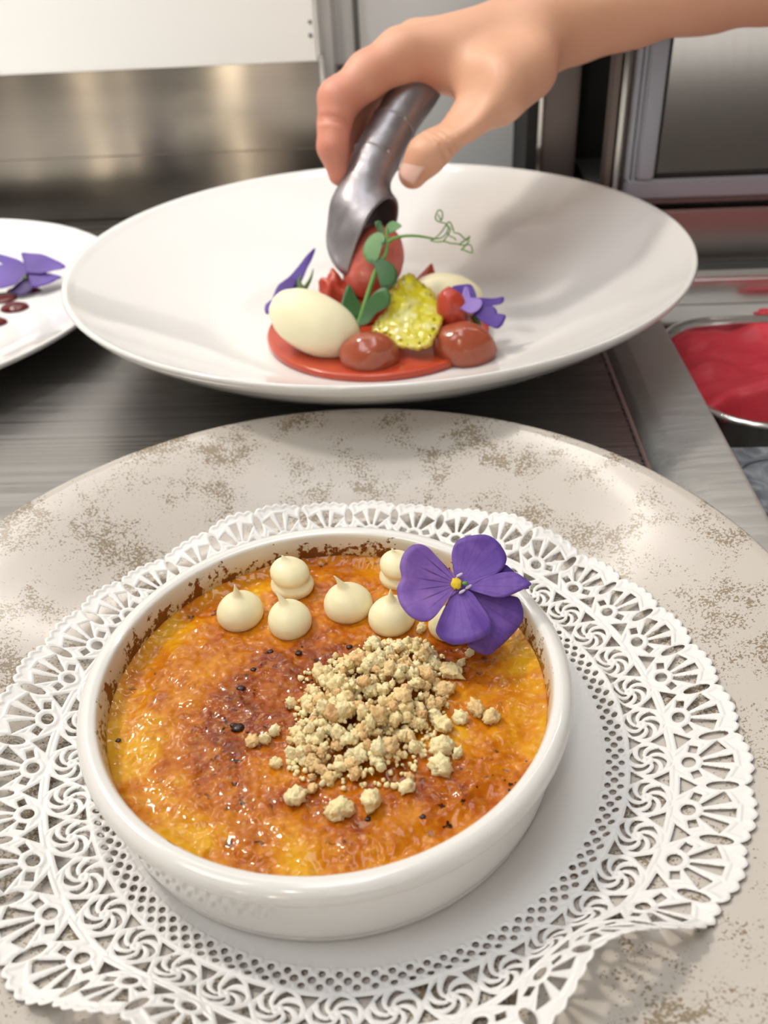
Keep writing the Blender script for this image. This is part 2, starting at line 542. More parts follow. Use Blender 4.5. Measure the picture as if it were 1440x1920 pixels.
M['leaf_pale'] = simple('pea_leaf_underside', (0.13, 0.27, 0.10), 0.5)
M['stem'] = simple('pea_stem', (0.13, 0.30, 0.06), 0.4)
M['sepal'] = simple('viola_sepal', (0.08, 0.14, 0.03), 0.5)


def wet(name, c0, c1, rough, sss, bump=0.25, fr=260, coat=0.3):
    n = N(name); nz = n.noise(n.coord('Object'), fr, 4, 0.6)
    n.set(Base_Color=n.mix(nz, c0, c1), Roughness=rough, Subsurface_Weight=sss, Subsurface_Radius=(1, 0.25, 0.15), Subsurface_Scale=0.003, Coat_Weight=coat, Coat_Roughness=0.06)
    if bump: n.bump(nz, bump, 0.0012)
    return n.m


M['compote'] = wet('strawberry_compote', (0.33, 0.075, 0.035), (0.39, 0.092, 0.045), 0.16, 0.3, 0.08, 120)
M['jelly'] = wet('strawberry_jelly_disc', (0.46, 0.055, 0.022), (0.55, 0.075, 0.03), 0.2, 0.3, 0.1)
M['strawberry'] = wet('cut_strawberry', (0.42, 0.035, 0.018), (0.52, 0.075, 0.035), 0.28, 0.3, 0.35, 420, 0.1)
M['sorbet'] = wet('strawberry_sorbet', (0.60, 0.105, 0.075), (0.74, 0.20, 0.16), 0.42, 0.3, 0.3, 330)
M['pan_sorbet'] = wet('raspberry_sorbet', (0.60, 0.018, 0.04), (0.76, 0.06, 0.09), 0.5, 0.2, 0.15, 160, 0.0)
M['berry'] = wet('cherry_coulis', (0.085, 0.002, 0.004), (0.11, 0.003, 0.005), 0.12, 0.05, 0.0, 100, 0.0)

n = N('sugar_tuile'); c = n.coord('Object'); nz = n.noise(c, 160, 4, 0.6)
n.set(Base_Color=n.mix(n.mr(nz, 0.45, 0.7), (0.80, 0.74, 0.03), (0.88, 0.85, 0.34)), Roughness=0.08, Transmission_Weight=0.35, IOR=1.35, Subsurface_Weight=0.3, Subsurface_Radius=(1, 0.9, 0.1), Subsurface_Scale=0.002, Coat_Weight=0.5)
n.bump(n.voro(c, 330), 0.4, 0.0012); M['tuile'] = n.m
M['tuile_edge'] = simple('browned_sugar', (0.62, 0.42, 0.03), 0.12, 0.0, Transmission_Weight=0.3, Coat_Weight=0.5)

n = N('cast_aluminium'); nz = n.noise(n.coord('Object'), 210, 4, 0.6); c2 = n.noise(n.coord('Object'), 40, 3)
n.set(Base_Color=n.mix(c2, (0.26, 0.24, 0.26), (0.38, 0.36, 0.375)), Metallic=0.9, Roughness=n.mr(nz, 0.35, 0.7, 0.38, 0.55))
n.bump(nz, 0.18, 0.001); M['alu'] = n.m
M['alu_dark'] = simple('dark_scoop_inside', (0.05, 0.03, 0.03), 0.4, 0.7)  # dark tone for the inside of the bowl

n = N('skin'); red = n.attr('red'); c = n.coord('Object')
nz = n.noise(c, 70, 3, 0.55); pore = n.noise(c, 900, 2)
col = n.mix(nz, (0.70, 0.375, 0.245), (0.76, 0.44, 0.29))
col = n.mix(red, col, (0.62, 0.215, 0.155))
n.set(Base_Color=col, Roughness=0.48, Subsurface_Weight=0.25, Subsurface_Radius=(1, 0.35, 0.2), Subsurface_Scale=0.004)
n.bump(n.math('ADD', n.math('MULTIPLY', pore, 0.3), n.math('MULTIPLY', n.noise(c, 260, 3), 0.7)), 0.15, 0.0008); M['skin'] = n.m
M['nail'] = N('fingernail').set(Base_Color=(0.80, 0.50, 0.42), Roughness=0.22, Subsurface_Weight=0.2, Subsurface_Radius=(1, 0.4, 0.3), Subsurface_Scale=0.002).m

# ------------------------------------------------------------------ the room
YW = 0.61                                    # steel-clad wall
YT = 0.665                                    # tiled recess behind it
XE = -0.0643                                 # where the steel-clad wall ends
structure(box('floor', -2.2, 2.2, -2.4, 1.2, -0.95, -0.9, M['floor']))
structure(box('ceiling', -2.2, 2.2, -2.4, 1.2, 1.7, 1.75, M['ceiling']))
structure(box('wall_left', -2.0, -1.9, -2.3, 0.8, -0.9, 1.7, M['paint']))
structure(box('wall_right', 1.9, 2.0, -2.3, 0.8, -0.9, 1.7, M['grey_wall']))
wf = structure(box('wall_front', -1.95, 1.95, -2.3, -2.2, -0.9, 1.7, M['grey_wall']))
box('reflected_dark_band', -1.9, 1.9, -2.2, -2.19, -0.9, 0.35, M['dark_band'], wf)  # unseen band, added so the steel has something dark to reflect
wb = structure(box('wall_back', -1.95, XE, YW, YW + 0.052, -0.9, 1.7, M['paint'], bev=0.002))
ZS = 0.0925
sp = box('steel_backsplash', -1.9, XE - 0.0008, YW - 0.0022, YW - 0.0002, -0.002, ZS, M['steel_wall'], wb, 0.0004, 'xz')
sp['label'] = 'brushed steel backsplash with vertical streaks of light'
box('seam', -1.88, XE - 0.004, YW - 0.00245, YW - 0.002, 0.0412, 0.0418, M['brown_metal'], wb)
box('corner_strip', XE - 0.0004, XE + 0.0022, YW - 0.003, YW + 0.012, -0.05, ZS + 0.003, M['steel_pan'], wb, 0.0006)
for (px, py, r) in ((581, 41, .0011), (582, 66, .0012)):
    q = ony(px, py, YW)
    lathe('screw_hole', smooth_prof([(0, 0), (r, 0), (r * 1.1, .0004), (r * .7, .0008), (0, .0009)], 3), (0, 0, 0), M['grout'], wb, 14).matrix_local = Matrix.Translation((q.x, YW + 0.0002, q.z)) @ Matrix.Rotation(PI / 2, 4, 'X')
wr = structure(box('wall_recess', XE - 0.05, 1.95, YT, YT + 0.05, -0.9, 1.7, M['grout']))
gx = ony(674, 60, YT - 0.004).x; gz = ony(648, 122, YT - 0.004).z - 0.002
TS = 0.150
for i in range(-1, 2):
    for j in range(-2, 3):
        x0 = gx + i * (TS + 0.004); z0 = gz + (j) * (TS + 0.004)
        x1 = x0 + TS
        if i == -1: x0 = XE - 0.04
        box('tile', x0 + 0.0, x1, YT - 0.004, YT + 0.001, z0 + 0.002, z0 + TS + 0.002, M['tile'], wr, 0.0012)
structure(box('trim_1', XE - 0.002, ony(627, 40, 0.66).x, YW + 0.02, YT, -0.9, 1.7, M['tile'], bev=0.002))

# ------------------------------------------------------------------ worktop
ct = empty('worktop', (-0.9, 0.2, -0.9), 'long brushed steel worktop under the three plates', 'worktop')
XC = 0.0806
o = box('top_sheet', -1.87, XC, -0.12, YW - 0.003, -0.03, 0.0, M['steel_top'], None, 0.0015, 'xy'); put(o, ct)
put(box('carcass', -1.86, XC - 0.01, -0.08, YW - 0.01, -0.895, -0.031, M['brown_metal'], None, 0.002), ct)
put(box('edge_strip', XC - 0.0004, XC + 0.0012, -0.12, YW - 0.1, -0.03, 0.0006, M['steel_pan'], None, 0.0004), ct)

# ------------------------------------------------------------------ ice cream cabinet on the right
cab = empty('freezer_cabinet', (0.3, 0.2, -0.9), 'steel ice cream cabinet with sunken pans, right of the worktop', 'cabinet')
XL, XI = 0.0842, 0.1153                       # outer edge and inner lip of the left flange
prof = [(XL, -0.85), (XL, -0.02), (XL + 0.0010, -0.0095), (XL + 0.004, -0.0042), (XL + 0.010, -0.0015), (XL + 0.018, -0.0004), (XI - 0.0025, 0.0), (XI - 0.0007, -0.0005), (XI, -0.0022), (XI, -0.06)]
v, f = [], []
for y in (-0.12, YW - 0.13):
    for x, z in prof: v.append((x, y, z))
n_ = len(prof)
for k in range(n_ - 1): f.append((k, k + 1, n_ + k + 1, n_ + k))
o = mesh_obj('flange', v, f, M['steel_cab'], None)
sm = o.modifiers.new('t', 'SOLIDIFY'); sm.thickness = 0.0008; sm.offset = -1; put(o, cab)
YP = 0.4995
YB = 0.462                                    # back lip of the well
put(box('well_floor', XI - 0.001, 0.75, -0.12, YB + 0.002, -0.16, -0.15, M['steel_cab']), cab)
put(box('deck', XI + 0.0005, 0.75, onz(1380, 598, -0.0115).y + 0.002, YB, -0.016, -0.0135, M['steel_cab'], None, 0.0008), cab)
put(box('back_lip', XI - 0.03, 0.75, YB, YB + 0.004, -0.05, 0.0012, M['steel_pan'], None, 0.0012), cab)
put(box('back_ledge', XL + 0.001, 0.75, YB + 0.004, YP - 0.0005, -0.03, -0.0045, M['steel_cab'], None, 0.0006), cab)
put(box('back_ledge', XL + 0.001, 0.75, YB + 0.004, 0.479, -0.0046, -0.0006, M['steel_cab'], None, 0.0006), cab)
put(box('dark_seal', XL + 0.001, 0.75, 0.4795, 0.491, -0.0044, -0.0012, M['seal'], None, 0.0008), cab)
put(box('front_deck', XI + 0.0005, 0.75, -0.12, 0.205, -0.02, -0.0135, M['steel_cab'], None, 0.0008), cab)


def rrect(x0, x1, y0, y1, r, n=8):
    out = []
    for cx, cy, a0 in ((x1 - r, y1 - r, 0), (x0 + r, y1 - r, 90), (x0 + r, y0 + r, 180), (x1 - r, y0 + r, 270)):
        for k in range(n + 1):
            a = math.radians(a0 + 90 * k / n); out.append((cx + r * math.cos(a), cy + r * math.sin(a)))
    return out


def pan_mesh(name, x0, x1, y0, y1, z, depth, mat, parent, r=0.024, lip=0.005):
    rings = [(lip, -0.0012, r + lip), (lip, 0.0, r + lip), (lip * .4, 0.0008, r), (0, 0.0, r), (-0.001, -0.003, r), (-0.004, -depth, r), (-0.02, -depth - .004, r * .6)]
    v, f = [], []
    for off, dz, rr in rings:
        for x, y in rrect(x0 - off, x1 + off, y0 - off, y1 + off, max(rr, .004)): v.append((x, y, z + dz))
    c = len(v) // len(rings)
    for k in range(len(rings) - 1):
        for i in range(c): f.append((k * c + i, k * c + (i + 1) % c, (k + 1) * c + (i + 1) % c, (k + 1) * c + i))
    f.append(tuple((len(rings) - 1) * c + i for i in range(c)))
    o = mesh_obj(name, v, f, mat, None); put(o, parent); return o


ZP = -0.0115
yb_, yf_ = onz(1380, 598, ZP).y, onz(1420, 803, ZP).y
xp_ = onz(1262, 660, ZP).x
sp_ = empty('sorbet_pan', (0.2, (yb_ + yf_) / 2, ZP - 0.1), 'stainless steel pan holding red sorbet in the cabinet', 'pan')
pan_mesh('pan_body', xp_, xp_ + 0.28, yf_ + 0.004, yb_, ZP, 0.09, M['steel_pan'], sp_, 0.03, 0.004)
# sorbet: a scraped, swept surface
nx, ny = 150, 120
x0, x1, y0, y1 = xp_ + 0.002, xp_ + 0.270, yf_ + 0.010, yb_ - 0.002
v, f = [], []
for j in range(ny):
    for i in range(nx):
        u, t = i / (nx - 1), j / (ny - 1)
        x = x0 + u * (x1 - x0); y = y0 + t * (y1 - y0)
        q = Vector((x * 38, y * 38, 0.3))
        h = -0.004 + 0.005 * mnoise.noise(q) + 0.0016 * mnoise.noise(q * 2.4) + 0.0005 * mnoise.noise(q * 7)
        for cx, cy, rr, a in ((0.150, 0.328, 0.040, 0.010), (0.132, 0.362, 0.026, 0.006), (0.205, 0.35, 0.05, 0.008), (0.26, 0.33, 0.05, 0.008)):
            d = math.hypot(x - cx, y - cy) / rr
            if d < 1.3: h += a * (0.35 - (1 - d * d) * 0.55 if d < 1 else 0.35 * max(0, 1 - (d - 1) / 0.3))
        ridge = math.exp(-((y - (yb_ - 0.016 - 0.25 * (x - xp_ - .05))) / 0.007) ** 2) * (1 if x > xp_ + .045 else max(0, 1 - (xp_ + .045 - x) / .012))
        h += 0.008 * ridge
        e = min(u * 12, (1 - u) * 9, (1 - t) * 14, 1)
        h -= 0.004 * (1 - e) ** 2
        fr = max(0, 0.24 + 0.10 * mnoise.noise(Vector((x * 55, 1.7, 0))) - t) / 0.24
        h -= 0.05 * fr ** 0.8
        v.append((x, y, ZP + h))
for j in range(ny - 1):
    for i in range(nx - 1):
        a = j * nx + i; f.append((a, a + 1, a + nx + 1, a + nx))
o = mesh_obj('red_sorbet', v, f, M['pan_sorbet'])
tag(o, 'bright red sorbet scraped into swirls inside the steel pan', 'sorbet')
q = onz(1436, 582, ZP)
lumpy('sorbet_smear', (q.x + 0.012, q.y, -0.0135 + 0.001), ((1, 0, 0), (0, 1, 0), (0, 0, 1)), (0.018, 0.004, 0.002), 0.3, 2.5, M['pan_sorbet'], 3, None, 3)
tag(bpy.data.objects['sorbet_smear'], 'smear of red sorbet on the steel deck behind the pan', 'sorbet')
q = onz(1365, 792, ZP - 0.003)
lumpy('sorbet_drip', (q.x, q.y + .004, ZP - 0.004), ((1, .3, 0), (0, 1, 0), (0, 0, 1)), (0.0024, 0.0012, 0.0008), 0.4, 2.5, M['pan_sorbet'], 5, None, 2)
tag(bpy.data.objects['sorbet_drip'], 'small red sorbet drip on the near wall of the steel pan', 'sorbet')
yl = onz(1420, 822, ZP).y
ld = empty('tub_lid', (0.2, 0.25, ZP - 0.02), 'blue-grey frosted tub lid with scraped swirls in front of the sorbet pan', 'lid')
put(box('lid_plate', XI + 0.0015, 0.42, 0.208, yl, -0.028, -0.0145, M['lid'], None, 0.002), ld)
cc = onz(1468, 905, ZP - 0.003)
ring = [Vector((cc.x + 0.019 * math.cos(a), cc.y - 0.004 + 0.021 * math.sin(a), -0.0142)) for a in np.linspace(0, 2 * PI, 40)]
put(tube('raised_ring', ring, 0.0012, M['lid'], None, 6), ld)

# ------------------------------------------------------------------ appliance behind the cabinet
YP = 0.4995
ap = empty('blast_chiller', (0.2, 0.55, 0.0), 'steel appliance with blue-grey framed door, behind the ice cream cabinet', 'appliance')
zA = ony(1350, 388, YP).z; zB = ony(1340, 378, YP).z; zC = ony(1340, 330, YP).z; zC2 = ony(1340, 366, YP).z
xf0, xf1 = ony(1180, 250, YP).x, ony(1240, 200, YP).x
xm = ony(1166, 250, YP).x
put(box('lower_panel', xf0 - 0.012, 0.75, YP, YP + 0.10, -0.0044, zA - 0.001, M['steel_low'], None, 0.001), ap)
put(box('dark_slot', xf0 - 0.012, 0.75, YP + 0.008, YP + 0.10, zA - 0.001, zB, M['black']), ap)
put(box('bottom_rail', xf0 - 0.002, 0.75, YP - 0.001, YP + 0.02, zB, zC2, M['brown_metal'], None, 0.0008), ap)
dr = empty('door', (0.2, YP, zC)); put(dr, ap)
FR = M['frame_grey']


def putd(o):
    o.parent = dr; o.matrix_parent_inverse = Matrix.Translation(-Vector((0.2, YP, zC))); return o


putd(box('frame_rail', xf0, 0.75, YP - 0.003, YP + 0.016, zC2, zC, FR, None, 0.0012))
putd(box('frame_stile', xf0 + 0.0055, xf1, YP - 0.003, YP + 0.016, zC - 0.0005, 0.42, FR, None, 0.0012))
putd(box('frame_stile', xf0, xf0 + 0.0024, YP - 0.002, YP + 0.016, zC - 0.0005, 0.42, FR, None, 0.0006))
putd(box('frame_stile', xf0 + 0.0030, xf0 + 0.0050, YP - 0.0025, YP + 0.016, zC - 0.0005, 0.42, FR, None, 0.0006))
putd(box('gasket', xf1 - 0.001, 0.75, YP - 0.001, YP + 0.012, zC - 0.001, zC + 0.0018, M['black']))
putd(box('gasket', xf1 - 0.001, xf1 + 0.0018, YP - 0.001, YP + 0.012, zC, 0.42, M['black']))
# door panel: pressed steel leaning back and slightly bowed
v, f = [], []
gx_, gz_ = 24, 24
px0, px1, pz0, pz1 = xf1 + 0.0022, 0.72, zC + 0.0022, 0.42
for j in range(gz_ + 1):
    for i in range(gx_ + 1):
        u, t = i / gx_, j / gz_
        x = px0 + u * (px1 - px0); z = pz0 + t * (pz1 - pz0)
        v.append((x, YP + 0.0015 + 0.128 * (z - pz0) + 0.02 * (x - px0) * (1 - u), z))
for j in range(gz_):
    for i in range(gx_):
        a = j * (gx_ + 1) + i; f.append((a, a + 1, a + gx_ + 2, a + gx_ + 1))
putd(mesh_obj('door_panel', v, f, M['steel_door']))
put(box('side_bead', xm - 0.0012, xm + 0.0012, YP + 0.004, YP + 0.02, -0.003, 0.42, M['steel_door'], None, 0.0005), ap)
put(box('side_bead', xm + 0.0016, xf0 - 0.0006, YP + 0.006, YP + 0.02, -0.003, 0.42, M['brown_metal'], None, 0.0005), ap)
put(box('side_bead', xm - 0.0055, xm - 0.0018, YP + 0.008, YP + 0.02, -0.003, 0.42, M['brown_metal'], None, 0.0005), ap)
xk0, xk1 = ony(1010, 250, 0.56).x, ony(1082, 250, 0.56).x
put(box('carcass', xk1 - 0.003, xm + 0.04, 0.60, 0.655, 0.001, 0.42, M['black']), ap)  # black box standing in for the shade of the deep recess
put(box('side_column', xk0 + 0.001, xk1, 0.56, 0.69, 0.001, 0.42, M['brown_metal'], None, 0.002), ap)
put(box('column_edge', xk0 - 0.0010, xk0 + 0.0010, 0.555, 0.69, 0.001, 0.42, M['steel_door'], None, 0.0005), ap)
put(box('column_gap', xk0 - 0.0055, xk0 - 0.0010, 0.575, 0.69, 0.001, 0.42, M['black']), ap)

# ------------------------------------------------------------------ speckled plate
SPC = (-0.0252, 0.1621, 0.0)
inner = smooth_prof([(0, 0.0070), (0.05, 0.0070), (0.070, 0.0072), (0.082, 0.0095), (0.098, 0.0150), (0.112, 0.0200), (0.1215, 0.0232)], 6)
lipp = [(0.1238, 0.0240), (0.1248, 0.0239), (0.1251, 0.0231), (0.1245, 0.0222)]
outer = smooth_prof([(0.1225, 0.0210), (0.108, 0.0150), (0.090, 0.0075), (0.078, 0.0030), (0.075, 0.0), (0.069, 0.0), (0.067, 0.0028), (0.0, 0.0028)], 5)
P_ = inner + lipp + outer
fm = [1 if (k == len(inner) + 1) else 0 for k in range(len(P_) - 1)]
o = lathe('speckled_plate', P_, SPC, None, None, 220, fm, [M['speckled'], M['rim_brown']])
tag(o, 'large beige stoneware plate with brown speckles under the paper doily', 'plate')

# ------------------------------------------------------------------ paper doily
DC = (-0.0195, 0.1490)
PZ = np.array(inner + lipp)


def plate_z(x, y):
    r = np.hypot(x - SPC[0], y - SPC[1]); return np.interp(r, PZ[:, 0], PZ[:, 1])


def wrapa(a, n, off=0.0):
    u = 2 * PI / n; k = (a - off) / u
    return (k - np.round(k))


def doily_field(th, rho):
    """rho in mm; > 0 on paper, distance-like in mm"""
    a = wrapa(th, 36); U = 2 * PI / 36
    s = a * U * rho
    ab = np.abs(a)
    edge = 89.6 + 2.6 * np.sqrt(np.clip(1 - (1.9 * a) ** 2, 0, 1)) + 0.95 * np.abs(np.cos(5 * PI * a)) - rho
    f = edge * 0.9
    H = []
    cy = 79.6
    H.append(np.hypot(s, rho - cy) - 1.6)
    for ang, l0, l1, w0, w1 in ((0, 3.0, 9.6, .42, 1.30), (30, 2.9, 9.0, .50, 1.70), (-30, 2.9, 9.0, .50, 1.70)):
        c, sn = math.cos(math.radians(ang)), math.sin(math.radians(ang))
        l = (rho - cy) * c + s * sn; w_ = -(rho - cy) * sn + s * c
        H.append(np.maximum.reduce([l - l1, l0 - l, np.abs(w_) - (w0 + (w1 - w0) * (l - l0) / (l1 - l0))]))
    for sg in (1, -1):
        c, sn = math.cos(math.radians(70 * sg)), math.sin(math.radians(70 * sg))
        l = (rho - cy) * c + s * sn - 4.0; w_ = -(rho - cy) * sn + s * c
        H.append(np.maximum(np.abs(l) - 1.15, np.abs(w_) - 1.0))
    sb = (ab - 0.5) * U * rho                 # from the unit's border
    H.append((np.hypot(sb / 1.0, (rho - 86.2) / 2.7) - 1.25) * 1.0)
    H.append(np.maximum(77.4 - rho, (np.abs(sb) - 2.7 * (81.3 - rho) / 3.9) * 0.8))
    # pinwheel band
    a2 = wrapa(th, 40); U2 = 2 * PI / 40
    s2 = a2 * U2 * rho; rc = 70.7
    q = np.hypot(s2, rho - rc); psi = np.arctan2(s2, rho - rc)
    wv = wrapa(psi + 0.34 * q, 6) * (2 * PI / 6)
    H.append(np.maximum.reduce([q - 4.35, 1.25 - q, (np.abs(wv) - 0.29) * q]))
    sb2 = (np.abs(a2) - 0.5) * U2 * rho
    H.append(np.maximum(rho - 75.3, (np.abs(sb2) - 2.3 * (rho - 71.6) / 3.7) * 0.8))
    H.append(np.maximum(66.6 - rho, (np.abs(sb2) - 2.1 * (69.8 - rho) / 3.2) * 0.8))
    # fine net
    for row, rr in enumerate((61.75, 63.2, 64.65)):
        a3 = wrapa(th, 112, (row % 2) * PI / 112) * (2 * PI / 112) * rho
        H.append(np.hypot(a3, rho - rr) - (0.92 if row == 1 else 0.80))
    for h in H: f = np.minimum(f, h)
    return f


def doily_map(th, rho):
    """flat paper polar coordinates (mm) -> world: each radius curls up by its own angle, length kept"""
    d = np.degrees(th)

    def bumpf(c, w_):
        e = (d - c + 180) % 360 - 180
        return np.exp(-(e / w_) ** 2)
    phi = 14 + 4.0 * np.sin(7 * th + 0.5) + 2.5 * np.sin(12 * th + 2.0)
    phi = phi + 40 * bumpf(-53, 13) + 22 * bumpf(-78, 14) + 34 * bumpf(-112, 15) - 9 * bumpf(-33, 9) - 8 * bumpf(-137, 9)
    phi = phi + 7 * bumpf(178, 18) + 6 * bumpf(120, 22)
    phi = np.radians(np.maximum(phi, 6))
    NS = 24
    r = np.minimum(rho, 58.0) * 1e-3; z = np.full_like(r, 0.0078)
    dl = np.maximum(rho - 58.0, 0) * 1e-3 / NS
    for k in range(NS):
        p = 58.0 + (k + 0.5) / NS * np.maximum(rho - 58.0, 0)
        u = np.clip((p - 60.0) / 14.0, 0, 1); sl = phi * u * u * (3 - 2 * u)
        r = r + dl * np.cos(sl); z = z + dl * np.sin(sl)
    x = DC[0] + r * np.cos(th); y = DC[1] + r * np.sin(th)
    z = np.maximum(z, plate_z(x, y) + 0.0006)
    z = z + 0.0008 * np.exp(-((rho - 65.8) / 1.8) ** 2) * (1 + np.sin(9 * th))
    return x, y, z


nth = 1760
rhos = np.concatenate([np.linspace(0.5, 58, 14), np.arange(60.2, 93.4, 0.235)])
TH = np.arange(nth) * 2 * PI / nth
T, Rr = np.meshgrid(TH, rhos, indexing='ij')
Fd = doily_field(T, Rr)
Fd[:, rhos < 60.5] = np.maximum(Fd[:, rhos < 60.5], 1.0)
nr = len(rhos)
tid = np.arange(nth * nr).reshape(nth, nr)
ip = (np.arange(nth) + 1) % nth
q00 = tid[:, :-1]; q01 = tid[:, 1:]; q10 = tid[ip][:, :-1]; q11 = tid[ip][:, 1:]
tri = np.concatenate([np.stack([q00, q10, q11], -1).reshape(-1, 3), np.stack([q00, q11, q01], -1).reshape(-1, 3)])
fl = Fd.ravel(); tl = T.ravel(); rl = Rr.ravel()
insd = fl > 0
kk_ = insd[tri].sum(1)
full = tri[kk_ == 3]


def cut(tris, lone_in):
    """rotate so the odd vertex comes first; return odd, b, c"""
    s = insd[tris]
    odd = np.argmax(s if lone_in else ~s, 1)
    r_ = np.arange(len(tris))
    return tris[r_, odd], tris[r_, (odd + 1) % 3], tris[r_, (odd + 2) % 3]


ekeys = {}
a1, b1, c1 = cut(tri[kk_ == 1], True)
a2_, b2_, c2_ = cut(tri[kk_ == 2], False)
allE = np.concatenate([np.stack([a1, b1], 1), np.stack([a1, c1], 1), np.stack([a2_, b2_], 1), np.stack([a2_, c2_], 1)])
srt = np.sort(allE, 1)
uq, inv = np.unique(srt[:, 0].astype(np.int64) * (nth * nr) + srt[:, 1], return_inverse=True)
inv = inv.ravel()
ea = (uq // (nth * nr)).astype(int); eb = (uq % (nth * nr)).astype(int)
tt = fl[ea] / (fl[ea] - fl[eb])
ta, tb = tl[ea], tl[eb]
tb = np.where(tb - ta > PI, tb - 2 * PI, np.where(tb - ta < -PI, tb + 2 * PI, tb))
et = ta + (tb - ta) * tt; er = rl[ea] + (rl[eb] - rl[ea]) * tt
base_n = nth * nr
n1 = len(a1); n2 = len(a2_)
e_ab1 = base_n + inv[:n1]; e_ac1 = base_n + inv[n1:2 * n1]
e_ab2 = base_n + inv[2 * n1:2 * n1 + n2]; e_ac2 = base_n + inv[2 * n1 + n2:]
tris = np.concatenate([full, np.stack([a1, e_ab1, e_ac1], 1), np.stack([e_ab2, b2_, c2_], 1), np.stack([e_ab2, c2_, e_ac2], 1)])
tA = np.concatenate([tl, et]); rA = np.concatenate([rl, er]); fA = np.concatenate([fl, np.zeros(len(et))])
used = np.unique(tris); remap = -np.ones(len(tA), int); remap[used] = np.arange(len(used))
tris = remap[tris]; tA, rA, fA = tA[used], rA[used], fA[used]
X, Y, Z = doily_map(tA, rA)
emb = np.where(rA > 60.3, 0.00042 * np.exp(-((fA - 0.55) / 0.42) ** 2), 0)
o = mesh_obj('paper_doily', np.stack([X, Y, Z + emb], 1), tris, M['paper'])
tag(o, 'white paper lace doily with scalloped edge under the ramekin', 'doily')
sm = o.modifiers.new('t', 'SOLIDIFY'); sm.thickness = 0.00022; sm.offset = -1

# ------------------------------------------------------------------ ramekin and custard
RC = (-0.0256, 0.1472, 0.0083)
pf = smooth_prof([(0, 0.0006), (0.049, 0.0006), (0.0515, 0.0004), (0.0530, 0.0012), (0.0541, 0.0040), (0.0550, 0.0110), (0.0556, 0.0166), (0.0560, 0.0182), (0.0571, 0.0192), (0.0575, 0.0208), (0.0572, 0.0222), (0.0562, 0.0232), (0.0548, 0.0236), (0.0534, 0.0232)], 5)
pin = smooth_prof([(0.0534, 0.0232), (0.0527, 0.0222), (0.0521, 0.0180), (0.0516, 0.0130), (0.0500, 0.0060), (0.046, 0.0035), (0, 0.0035)], 5)
full_p = pf + pin[1:]
fm = [1 if k >= len(pf) + 1 else 0 for k in range(len(full_p) - 1)]
rk = empty('ramekin', RC, 'shallow round white porcelain ramekin standing on the paper doily', 'ramekin')
o = lathe('dish', full_p, (0, 0, 0), None, None, 200, fm, [M['ramekin'], M['ramekin_in']])
for v_ in o.data.vertices: v_.co += Vector(RC)
put(o, rk)

ZC_ = 0.0238                                  # custard level
nr_, na_ = 190, 900
v, f, ed, toast = [], [], [], []


def cust_z(x, y):
    r = math.hypot(x - RC[0], y - RC[1])
    q = Vector((x * 120, y * 120, 0.7))
    h = 0.00055 * mnoise.noise(q * 0.5) + 0.00045 * mnoise.noise(q * 1.7) + 0.00030 * mnoise.noise(q * 4.3)
    e = max(0.0, (r - 0.0482) / 0.0042)
    return ZC_ + h * (1 - min(e, 1) * 0.5) + 0.0008 * e * e - 0.0006 * math.exp(-((r - 0.047) / 0.003) ** 2)


for k in range(nr_ + 1):
    r = 0.0524 * (k / nr_) ** 0.9
    for i in range(na_):
        a = 2 * PI * i / na_
        x = RC[0] + r * math.cos(a); y = RC[1] + r * math.sin(a)
        q3 = Vector((x * 640, y * 640, 3.1))
        fz = 0.00010 * mnoise.noise(q3) + 0.00005 * mnoise.noise(q3 * 2.3)      # blistered sugar
        v.append((x, y, cust_z(x, y) + fz * (1 if r < 0.0515 else 0))); ed.append(r / 0.0524)
        # how far the torch went: browner in the middle and towards the left front, paler round the rim
        dx, dy = x - (RC[0] + 0.000), y - (RC[1] + 0.010)
        t_ = 0.040 * math.exp(-((dx / 0.026) ** 2 + (dy / 0.020) ** 2)) - 0.12 * max(0, (r / 0.0524 - 0.64) / 0.36) ** 1.4 - 0.03 * math.exp(-(((x - RC[0] - .038) / 0.014) ** 2 + ((y - RC[1]) / 0.025) ** 2))
        if r > 0.0514: t_ += 0.10 * (r - 0.0514) / 0.001
        toast.append(t_)
for k in range(nr_):
    for i in range(na_):
        j = (i + 1) % na_
        f.append((k * na_ + i, (k + 1) * na_ + i, (k + 1) * na_ + j, k * na_ + j))
o = mesh_obj('custard', v, f, M['custard'], attrs={'edge': ed, 'toast': toast})
tag(o, 'glossy orange custard with burnt caramel top filling the white ramekin', 'custard')
for px, py, r in ((446, 1364, .0013), (437, 1358, .0007), (452, 1293, .0008), (507, 1222, .0007), (560, 1225, .0008), (655, 1214, .0007), (475, 1255, .0006), (620, 1250, .0006), (690, 1537, .0006), (793, 1533, .0006), (222, 1388, .0006)):
    q = onz(px, py, ZC_)
    put(lumpy('burnt_fleck', (q.x, q.y, cust_z(q.x, q.y) + r * 0.15), ((1, .2, 0), (-.2, 1, 0), (0, 0, 1)), (r * 1.2, r, r * .5), 0.5, 2.0, M['char'], int(px), None, 2), o) if False else None
    b_ = lumpy('burnt_fleck', (q.x, q.y, cust_z(q.x, q.y) + r * 0.15), ((1, .2, 0), (-.2, 1, 0), (0, 0, 1)), (r * 1.2, r, r * .5), 0.5, 2.0, M['char'], px % 13, None, 2); b_.parent = o

# ------------------------------------------------------------------ piped cream dots


